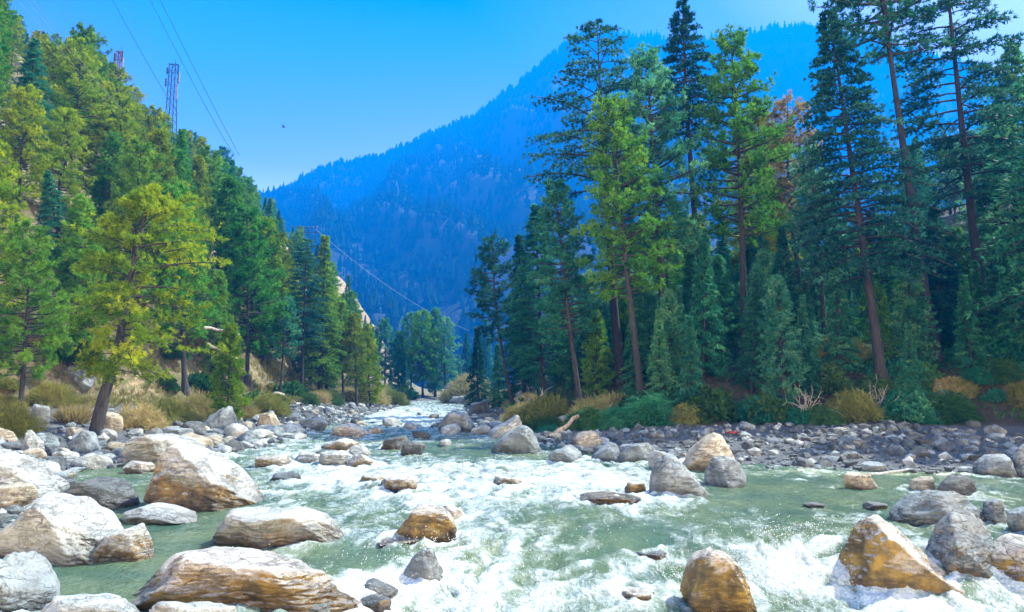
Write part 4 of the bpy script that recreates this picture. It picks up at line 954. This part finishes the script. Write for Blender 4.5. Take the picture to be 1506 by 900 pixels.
# ------------------------------------------------------------------ shrubs, bare branches, logs
def bush_mesh(seed, kind):
    rs = np.random.default_rng(seed)
    if kind == 'straw':           # a clump of arching dry stems
        n = 420; a = rs.uniform(0, 6.28, n); r = np.sqrt(rs.uniform(0, 1, n)) * .6
        P = np.stack([np.cos(a) * r, np.sin(a) * r, rs.uniform(0, .25, n)], -1); D = norm(np.stack([np.cos(a) * .6 * r, np.sin(a) * .6 * r, np.ones(n)], -1))
        V, F, t = blades(P, D, .85, .035, .35, 3, rs, rs.normal(size=n) * .5)
    else:
        n = 900; d = norm(rs.normal(size=(n, 3))); d[:, 2] = np.abs(d[:, 2]); r = rs.uniform(.35, 1, n) ** .6
        lump = 1 + .35 * fbm(d[:, 0] * 2.2 + seed, d[:, 1] * 2.2, d[:, 2] * 2.2, 3)
        P = d * (r * lump)[:, None] * np.array([1, 1, .9]); D = norm(d + np.array([0, 0, .4]))
        Lf, Wf, k = dict(leafy=(.17, .11, 5), feathery=(.34, .022, 7), drooping=(.42, .03, 6))[kind]
        tint = fbm(P[:, 0] * 2, P[:, 1] * 2, P[:, 2] * 2 + seed, 3) * .8
        V, F, t = blades(P, D, Lf, Wf, .8, k, rs, tint, droop=.9 if kind == 'drooping' else 0)
    return V, F, t
BUSH = {}
def bush(kind, leaf, x, y, r, label, hz=1.0, group=None, name='bush', cat='bush', z=None):
    v = rng.integers(3); k = (kind, leaf, int(v))
    if k not in BUSH:
        V, F, t = bush_mesh(40 + int(v), kind); BUSH[k] = np_mesh('bush', V, F, False, [M[leaf]], {'tint': t})
    o = link(name, BUSH[k], loc=(x, y, (ground(x, y) if z is None else z) - .08)); o.scale = (r, r, r * hz); o.rotation_euler = (0, 0, U(0, 6.28))
    return tag(o, label, cat, group)
def bush_px(kind, leaf, px, py, Y, r, label, **kw):
    p = at(px, py, Y); return bush(kind, leaf, p[0], Y, r, label, **kw)
for kind, leaf, px, py, Y, r, lab, kw in [
 ('feathery', 'olive_leaf', 14, 600, 34, 1.35, 'yellow green feathery bush at the left edge above the stones', {}),
 ('feathery', 'dry_leaf', 300, 585, 50, 1.9, 'pale green broom like bush right of the leaning pine trunk', {}),
 ('feathery', 'olive_leaf', 250, 590, 46, 1.6, 'rounded olive bush close behind the square brown boulder', {}),
 ('feathery', 'dry_leaf', 345, 585, 55, 1.6, 'tan dry bush above the tilted grey slab', {}),
 ('feathery', 'olive_leaf', 395, 590, 60, 1.7, 'pale green shrub above the tan angular boulder on the left bank', {}),
 ('feathery', 'dry_leaf', 205, 592, 42, 1.4, 'dry bush touching the leaning pine trunk on its right', {}),
 ('straw', 'dry_leaf', 110, 592, 42, 1.2, 'dry straw clump left of the leaning pine trunk', {}),
 ('feathery', 'dry_leaf', 545, 588, 105, 2.6, 'pale dry bush at the left end of the sandy path', {}),
 ('feathery', 'olive_leaf', 576, 590, 112, 2.4, 'olive bush below the hazy pines at the left end of their clump', {}),
 ('leafy', 'bush_leaf', 428, 585, 78, 2.0, 'dark green bush at the foot of the tall thin dark cedar', {}),
 ('feathery', 'dry_leaf', 690, 570, 130, 5.0, 'bare pinkish shrub thicket at the far bend', {}),
 ('feathery', 'olive_leaf', 805, 575, 48.5, 2.1, 'bright olive yellow bush at the left of the straw bushes on the shaded bank', {}),
 ('feathery', 'dry_leaf', 868, 580, 46.5, 1.7, 'straw coloured bush between the mossy trunk and the dark shrubs', {}),
 ('feathery', 'dry_leaf', 902, 568, 48, 1.6, 'sunlit straw bush at the foot of the yellow green slanting pine', {}),
 ('feathery', 'dry_leaf', 770, 590, 54, 1.6, 'brownish thin bush at the water edge under the blue green cedar', {}),
 ('drooping', 'cedar_leaf', 955, 600, 44, 1.9, 'dark blue green drooping shrub over the shaded shore', {}),
 ('drooping', 'cedar_leaf', 912, 612, 43.8, 1.3, 'small dark drooping shrub left of the big drooping one', {}),
 ('leafy', 'bush_leaf', 1040, 590, 43.5, 1.8, 'leafy bright green bush hanging over the bank behind the trio of boulders', {}),
 ('drooping', 'olive_leaf', 1010, 612, 43, 1.1, 'olive grassy tussock hanging below the leafy bright green bush', {}),
 ('leafy', 'bush_leaf', 1120, 600, 43, 1.6, 'dark leafy bush left of the leafless white shrub', {}),
 ('feathery', 'olive_leaf', 1235, 505, 50, 1.7, 'pale green bush behind the slanting trunk of the broad dark cedar', {}),
 ('feathery', 'olive_leaf', 1452, 478, 52, 1.5, 'yellowish bush at the foot of the thick black trunk', {}),
 ('leafy', 'cedar_leaf', 1490, 540, 46, 2.6, 'big dark bush at the right edge of the bank', {}),
 ('feathery', 'dry_leaf', 1400, 575, 44, 1.1, 'dry brownish bush on the dark bank above the shingle bar', {}),
 ('leafy', 'cedar_leaf', 1330, 560, 46, 1.7, 'dark teal bush right of the slanting trunk', {}),
]: bush_px(kind, leaf, px, py, Y, r, lab, **kw)
def bfill(n, gen, kinds, rr, label, group, name='bush'):
    c = 0
    for _ in range(n * 30):
        x, y = gen()
        if not infr(x, y, ground(x, y)): continue
        kind, leaf = kinds[rng.integers(len(kinds))]
        bush(kind, leaf, x, y, U(*rr), label, group=group, name=name); c += 1
        if c >= n: break
bfill(14, lambda: ((lambda y: (U(XF(y) + 2, XL(y) - 3), y))(U(112, 150))), [('feathery', 'olive_leaf'), ('leafy', 'bush_leaf'), ('feathery', 'dry_leaf')], (1.2, 2.4), 'bush under the hazy pines at the river bend', 'bushes at the river bend')
bfill(64, lambda: ((lambda y: (XF(y) + U(-6, 3), y))(U(36, 130))), [('leafy', 'bush_leaf'), ('feathery', 'olive_leaf'), ('straw', 'dry_leaf'), ('leafy', 'olive_leaf'), ('feathery', 'bush_leaf')], (.6, 1.6), 'low dry or green bush in the brush along the foot of the left wood', 'brush along the left wood foot')
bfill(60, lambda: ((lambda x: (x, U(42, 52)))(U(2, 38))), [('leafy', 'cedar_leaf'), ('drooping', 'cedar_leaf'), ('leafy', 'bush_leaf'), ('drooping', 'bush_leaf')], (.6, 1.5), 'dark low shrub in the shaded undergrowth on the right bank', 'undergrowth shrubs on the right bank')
bfill(26, lambda: ((lambda y: (XR(y) + U(2.5, 7), y))(U(48, 105))), [('leafy', 'cedar_leaf'), ('feathery', 'dry_leaf'), ('leafy', 'bush_leaf')], (.6, 1.4), 'shaded shrub along the narrow right river bank upstream', 'shrubs along the upstream right bank')

bfill(24, lambda: ((lambda x: (x, 41.8 + U(0, 8)))(U(20, 36))), [('leafy', 'cedar_leaf'), ('drooping', 'cedar_leaf'), ('leafy', 'bush_leaf'), ('feathery', 'olive_leaf')], (.7, 1.6), 'shrub on the steep dark bank above the right end of the shingle bar', 'shrubs above the right end of the shingle')
def bare_shrub(px, py, Y, h, seed, label, name='bare_shrub', mt='dead_wood', spread=.9, n=9):
    rs = np.random.default_rng(seed); p = at(px, py, Y); g = ground(p[0], Y); tb = Tubes()
    def grow(p0, d, l, r, dep):
        s = np.linspace(0, 1, 5); q = p0[None] + d[None] * (s * l)[:, None] + (rs.normal(size=3) * .14 * l)[None] * (s ** 2)[:, None]
        tb.add(q, r * (1 - .6 * s), 4)
        if dep:
            for _ in range(3): grow(q[rs.integers(2, 5)], norm((d + rs.normal(size=3) * .65)[None])[0], l * rs.uniform(.45, .75), r * .55, dep - 1)
    for _ in range(n): grow(np.zeros(3), norm((np.array([0, 0, .75]) + spread * rs.normal(size=3) * .6)[None])[0], h * rs.uniform(.4, .65), h * .014 + .008, 2)
    tag(link(name, tb.mesh('branches', M[mt]), loc=(p[0], Y, g - .05)), label, 'shrub')
bare_shrub(1180, 560, 42.9, 2.5, 1, 'leafless white shrub with spreading twigs on the dark right bank')
bare_shrub(1288, 590, 43.4, 2.6, 2, 'thin leafless pale shrub leaning against the slanting trunk', spread=.5, n=6)
bare_shrub(1392, 600, 43, 1.8, 3, 'leafless reddish shrub low on the dark bank over the shingle bar')
bare_shrub(775, 560, 56, 3.0, 4, 'leafless grey shrub in front of the full blue green cedar', spread=.5)
bare_shrub(545, 470, 120, 4.5, 5, 'leafless brownish shrub on the rocky shoulder of the hill', mt='bark_pale')
def log_px(a, b_, ra, label, mt='dead_wood'):
    tb = Tubes(); A, Bp = at(*a), at(*b_); A[2] = max(A[2], float(surf(A[0], A[1])) + ra * .5); Bp[2] = max(Bp[2], float(surf(Bp[0], Bp[1])) + ra * .5)
    s = np.linspace(0, 1, 7)[:, None]; q = A * (1 - s) + Bp * s; q[1:-1] += rng.normal(size=(5, 3)) * .04
    o = q.mean(0); tb.add(q - o, ra * np.linspace(1, .7, 7), 8); tag(link('fallen_log', tb.mesh('fallen_log', M[mt]), loc=o), label, 'log')
log_px((808, 652, 41), (850, 612, 43), .16, 'pale dead log propped on the rocks of the shaded bank', mt='bark_pale')
log_px((300, 482, 46), (352, 492, 48), .10, 'bare dead branch sticking out beside the stunted yellow pine, upper one')
log_px((305, 505, 46), (350, 528, 47.5), .09, 'bare dead branch slanting down beside the stunted yellow pine, lower one')
log_px((1262, 704, 24), (1345, 692, 25.5), .07, 'thin driftwood pole lying over the small rocks in the right pool')

# rocky outcrops on the left hill
for px, py, w, h, lab in [(118, 555, 60, 40, 'pale shattered crag among the trees left of the leaning pine'), (300, 290, 40, 24, 'small bare crag between the trees halfway along the left skyline'), (548, 498, 30, 46, 'tan rocky shoulder at the river end of the left hill'), (416, 372, 40, 26, 'tan crag below the power line frame'), (405, 440, 40, 60, 'broken tan rock face on the bare left slope')]:
    p = hit(px, py, terrain, 25, 260); r = w / 2 / FPX * p[1]
    P, F = rock_shape(5, int(px), 14, .3, 1.6)
    me = np_mesh('crag', P * np.array([r, r, h / 2 / FPX * p[1] * 1.2]), F, True, [M['rock_tan' if px > 200 else 'rock_grey']], {'stain': np.zeros(len(P)), 'wet': np.zeros(len(P))})
    tag(link('crag', me, loc=p), lab, 'crag')
# tussocky grass: nobody could count it
def grass():
    rs = np.random.default_rng(9); n = 9000
    y = 34 + rs.uniform(0, 1, n) ** 1.5 * 120; left = rs.uniform(size=n) < .6
    x = np.where(left, XF(y) + 2.0 - np.abs(rs.normal(size=n)) * 9, 0)
    y = np.where(left, y, 40 + rs.uniform(0, 1, n) ** 1.5 * 40); x = np.where(left, x, XR(y) + 2 + rs.uniform(0, 1, n) * 36)
    td = toe_dist(x, y); ok = left | (td > .6); x, y, left = x[ok], y[ok], left[ok]
    P = np.stack([x, y, terrain(x, y) - .03], -1); s = np.clip(y / 45, .8, 2)
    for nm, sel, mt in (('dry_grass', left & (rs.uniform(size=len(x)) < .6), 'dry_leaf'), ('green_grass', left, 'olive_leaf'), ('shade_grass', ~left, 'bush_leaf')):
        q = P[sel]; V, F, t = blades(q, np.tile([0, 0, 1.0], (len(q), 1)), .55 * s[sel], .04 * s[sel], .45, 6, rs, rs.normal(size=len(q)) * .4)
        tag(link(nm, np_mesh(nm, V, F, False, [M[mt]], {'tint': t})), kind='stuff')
grass()
# sandy path along the far left bank
pathm = plain('sand', (.52, .42, .30), .95)
pv, n_ = [], 24
for i in range(n_):
    y = 84 + i * 1.6; x = XF(y) + 1.2 + .5 * math.sin(i * .6)
    for d in (-.8, .8): pv.append((x + d, y, max(ground(x - .8, y), ground(x + .8, y), ground(x, y)) + .12))
tag(link('path', np_mesh('path', np.array(pv), np.array([[2 * i, 2 * i + 1, 2 * i + 3, 2 * i + 2] for i in range(n_ - 1)]), True, [pathm])), kind='structure')

# ------------------------------------------------------------------ masts, power line frame, cables, bird, cloth
def mast(px, pt, pb, Y, wpx, label, reds=False):
    top, bot = at(px, pt, Y), at(px, pb, Y); g = ground(top[0], Y); base = min(bot[2], g) if g > bot[2] - 30 else g
    e = bpy.data.objects.new('lattice_mast', None); COL.objects.link(e); e.location = (top[0], Y, g); tag(e, label, 'mast')
    Ht = top[2] - g; w = wpx / FPX * Y / 2; tb = Tubes(); n = max(6, int(Ht / (w * 2.2)))
    wid = lambda t: w * (1.9 - .9 * min(1, t * 1.6))
    cs = [(-1, -1), (1, -1), (1, 1), (-1, 1)]
    for a, b_ in cs: tb.add(np.array([[a * wid(t), b_ * wid(t), t * Ht] for t in np.linspace(0, 1, 6)]), .11, 4)
    for i in range(n):
        t0, t1 = i / n, (i + 1) / n
        for j in range(4):
            a, c = cs[j], cs[(j + 1) % 4]
            tb.bar((a[0] * wid(t0), a[1] * wid(t0), t0 * Ht), (c[0] * wid(t1), c[1] * wid(t1), t1 * Ht), .04, 3)
            tb.bar((a[0] * wid(t1), a[1] * wid(t1), t1 * Ht), (c[0] * wid(t1), c[1] * wid(t1), t1 * Ht), .04, 3)
    link('frame', tb.mesh('frame', M['steel_red' if reds else 'steel']), e)
    for k, (dx, t, l) in enumerate([(1.9, .93, 2.2), (2.3, .84, 2.4), (-1.7, .80, 1.8), (1.9, .74, 1.8), (-1.5, .92, 1.5), (1.9, .66, 1.6)]):
        pn_ = Tubes(); z = Ht * (1 - (1 - t) * min(1, 22 / Ht)); pn_.add(np.array([[dx * w, -w, z - l / 2], [dx * w, -w, z], [dx * w, -w, z + l / 2]]), .16, 6)
        pn_.bar((0, -w, z), (dx * w, -w, z), .05); pn_.bar((0, -w, z - l * .3), (dx * w, -w, z - l * .3), .05)
        link('antenna', pn_.mesh('antenna', M['antenna' if k % 2 else 'steel']), e)
    pl = Tubes(); pl.add(np.array([[-1.3 * w, 0, Ht], [1.3 * w, 0, Ht]]), .12, 4); pl.add(np.array([[0, -1.3 * w, Ht - .3], [0, 1.3 * w, Ht - .3]]), .12, 4); pl.bar((.3, 0, Ht), (.3, 0, Ht + 1.2), .05)
    link('platform', pl.mesh('platform', M['steel']), e)
    return e
mast(256, 95, 190, 150, 10, 'tall grey lattice mast with antennas rising above the left skyline')
mast(176, 76, 120, 135, 7, 'shorter reddish lattice mast showing only its top over the left wood', True)
def hframe():
    p = hit(455, 384, terrain, 60, 260); Y = p[1]; g = float(p[2]); t = at(455, 334, Y)
    e = bpy.data.objects.new('power_line_frame', None); COL.objects.link(e); e.location = (p[0], Y, g); H = t[2] - g
    tag(e, 'wooden double pole frame carrying the power line on the shoulder of the left hill', 'power pole')
    w = 8 / FPX * Y
    for s in (-1, -.35, 1): q = Tubes(); q.add(np.array([[s * w, 0, -.5], [s * w, 0, H]]), .16, 7); link('pole', q.mesh('pole', M['bark_dark']), e)
    for z in (.98, .84): q = Tubes(); q.bar((-w * 1.5, 0, H * z), (w * 1.5, 0, H * z), .13); link('crossarm', q.mesh('crossarm', M['bark_dark']), e)
    for s in (-1.3, -.4, .5, 1.3): q = Tubes(); q.add(np.array([[s * w, 0, H * .98], [s * w, 0, H * .98 + .4], [s * w, 0, H * .98 + .6]]), [.1, .16, .08], 6); link('insulator', q.mesh('insulator', M['antenna']), e)
    return np.array([p[0], Y, g + H])
HF = hframe()
def cable(a, b_, sag, label, r=.03, group=None, mt='cable'):
    A, Bp = np.array(a, float), np.array(b_, float); s = np.linspace(0, 1, 40)[:, None]; q = A * (1 - s) + Bp * s; q[:, 2] -= (4 * sag * s * (1 - s))[:, 0]
    rr = r * np.clip(q[:, 1] / 90, .4, 2.2); tb = Tubes(); tb.add(q - A, rr, 5); tag(link('cable', tb.mesh('cable', M[mt]), loc=A), label, 'cable', group)
cable(at(95, -130, 34), at(262, 168, 150), 0.4, 'power cable crossing the sky from the top edge to the tall lattice mast')
cable(at(160, -120, 34), at(345, 228, 190), 0.8, 'left one of the two close power cables sweeping down the sky to the left skyline')
cable(at(176, -120, 34), at(352, 228, 190), 0.3, 'right one of the two close power cables sweeping down the sky to the left skyline')
for i, (x0, x1, yy) in enumerate([(-40, 172, 166), (-26, 178, 160), (-14, 186, 168)]):
    cable(at(x0, -80, 24), at(x1, yy, 52), 0.15, ['lowest', 'middle', 'uppermost'][i] + ' of three thin cables in front of the trees in the top left corner', r=.016, mt='cable_pale')
cable(HF + np.array([1.5, 0, -.3]), at(690, 486, 330), 4, 'pale cable running from the power line frame across the blue mountain', r=.022, mt='cable_pale')
def bird():
    p = at(417, 187, 120); tb = Tubes()
    tb.add(np.array([[-.35, 0, 0], [-.1, 0, .05], [.15, 0, .04], [.38, 0, .0]]), [.03, .12, .11, .03], 6)
    o = np.concatenate(tb.V); F = np.concatenate(tb.F); k = len(o)
    W = np.array([[-.1, .05, .08], [.15, .05, .08], [.05, .55, .28], [-.12, .5, .26], [-.1, -.05, .08], [.15, -.05, .08], [.05, -.55, .28], [-.12, -.5, .26]])
    me = np_mesh('bird', np.concatenate([o, W]), np.concatenate([F, np.array([[0, 1, 2, 3], [4, 5, 6, 7]]) + k]), False, [M['feather']])
    tag(link('bird', me, loc=p), 'tiny dark bird gliding alone in the open sky', 'bird')
bird()
pc = hit(1078, 640, surf); gx, gy = np.meshgrid(np.linspace(-.35, .35, 14), np.linspace(-.25, .25, 10))
tag(link('red_cloth', grid_mesh(gx, gy, lambda x, y: .14 + .10 * fbm(x * 5, y * 5, 1.0, 3), 'red_cloth', [M['red_cloth']]), loc=pc), 'crumpled red cloth on the shaded stones behind the trio of boulders', 'cloth')

# spray thrown up where the water drops and breaks on the boulders
def spray():
    rs = np.random.default_rng(21); P_ = []
    spots = [(1190, 810, 55, 800, .25), (1110, 870, 40, 350, .3), (1000, 860, 18, 250, .35), (1320, 880, 90, 250, .2), (640, 850, 30, 350, .3), (620, 800, 50, 300, .22), (760, 830, 150, 500, .2), (560, 880, 50, 250, .25)]
    for px, py, sp, n, h in spots:
        c = hit(px, py, level); s_ = sp / FPX * c[1]
        q = np.stack([c[0] + rs.normal(size=n) * s_, c[1] + rs.normal(size=n) * s_ * .9, np.zeros(n)], -1); q[:, 2] = level(q[:, 0], q[:, 1]) + .05 + rs.exponential(h * .4, n); P_.append(q)
    P_ = np.concatenate(P_); n = len(P_); r = rs.uniform(.003, .009, n); k = len(gP)
    V = gP[None] * r[:, None, None] * np.array([1, 1, 1.3]) + P_[:, None]
    tag(link('spray', np_mesh('spray', V.reshape(-1, 3), (gF[None] + (np.arange(n) * k)[:, None, None]).reshape(-1, 3), True, [plain('droplet', (.8, .82, .82), .3)])), kind='stuff')
spray()
# ------------------------------------------------------------------ the air of the valley
hz = bpy.data.materials.new('haze'); hz.use_nodes = True; nt = hz.node_tree; nt.nodes.clear()
pv_ = nt.nodes.new('ShaderNodeVolumePrincipled'); ou = nt.nodes.new('ShaderNodeOutputMaterial'); nt.links.new(pv_.outputs[0], ou.inputs['Volume'])
pv_.inputs['Color'].default_value = (.0, .235, 1.0, 1); pv_.inputs['Density'].default_value = .0006; pv_.inputs['Anisotropy'].default_value = 0.1
x0, x1, y0, y1, z0, z1 = -1320, 2800, -60, 2740, -7, 1405
V = np.array([(x0, y0, z0), (x1, y0, z0), (x1, y1, z0), (x0, y1, z0), (x0, y0, z1), (x1, y0, z1), (x1, y1, z1), (x0, y1, z1)], float)
F = np.array([[0, 3, 2, 1], [4, 5, 6, 7], [0, 1, 5, 4], [1, 2, 6, 5], [2, 3, 7, 6], [3, 0, 4, 7]])
tag(link('haze', np_mesh('haze', V, F, False, [hz])), kind='stuff')
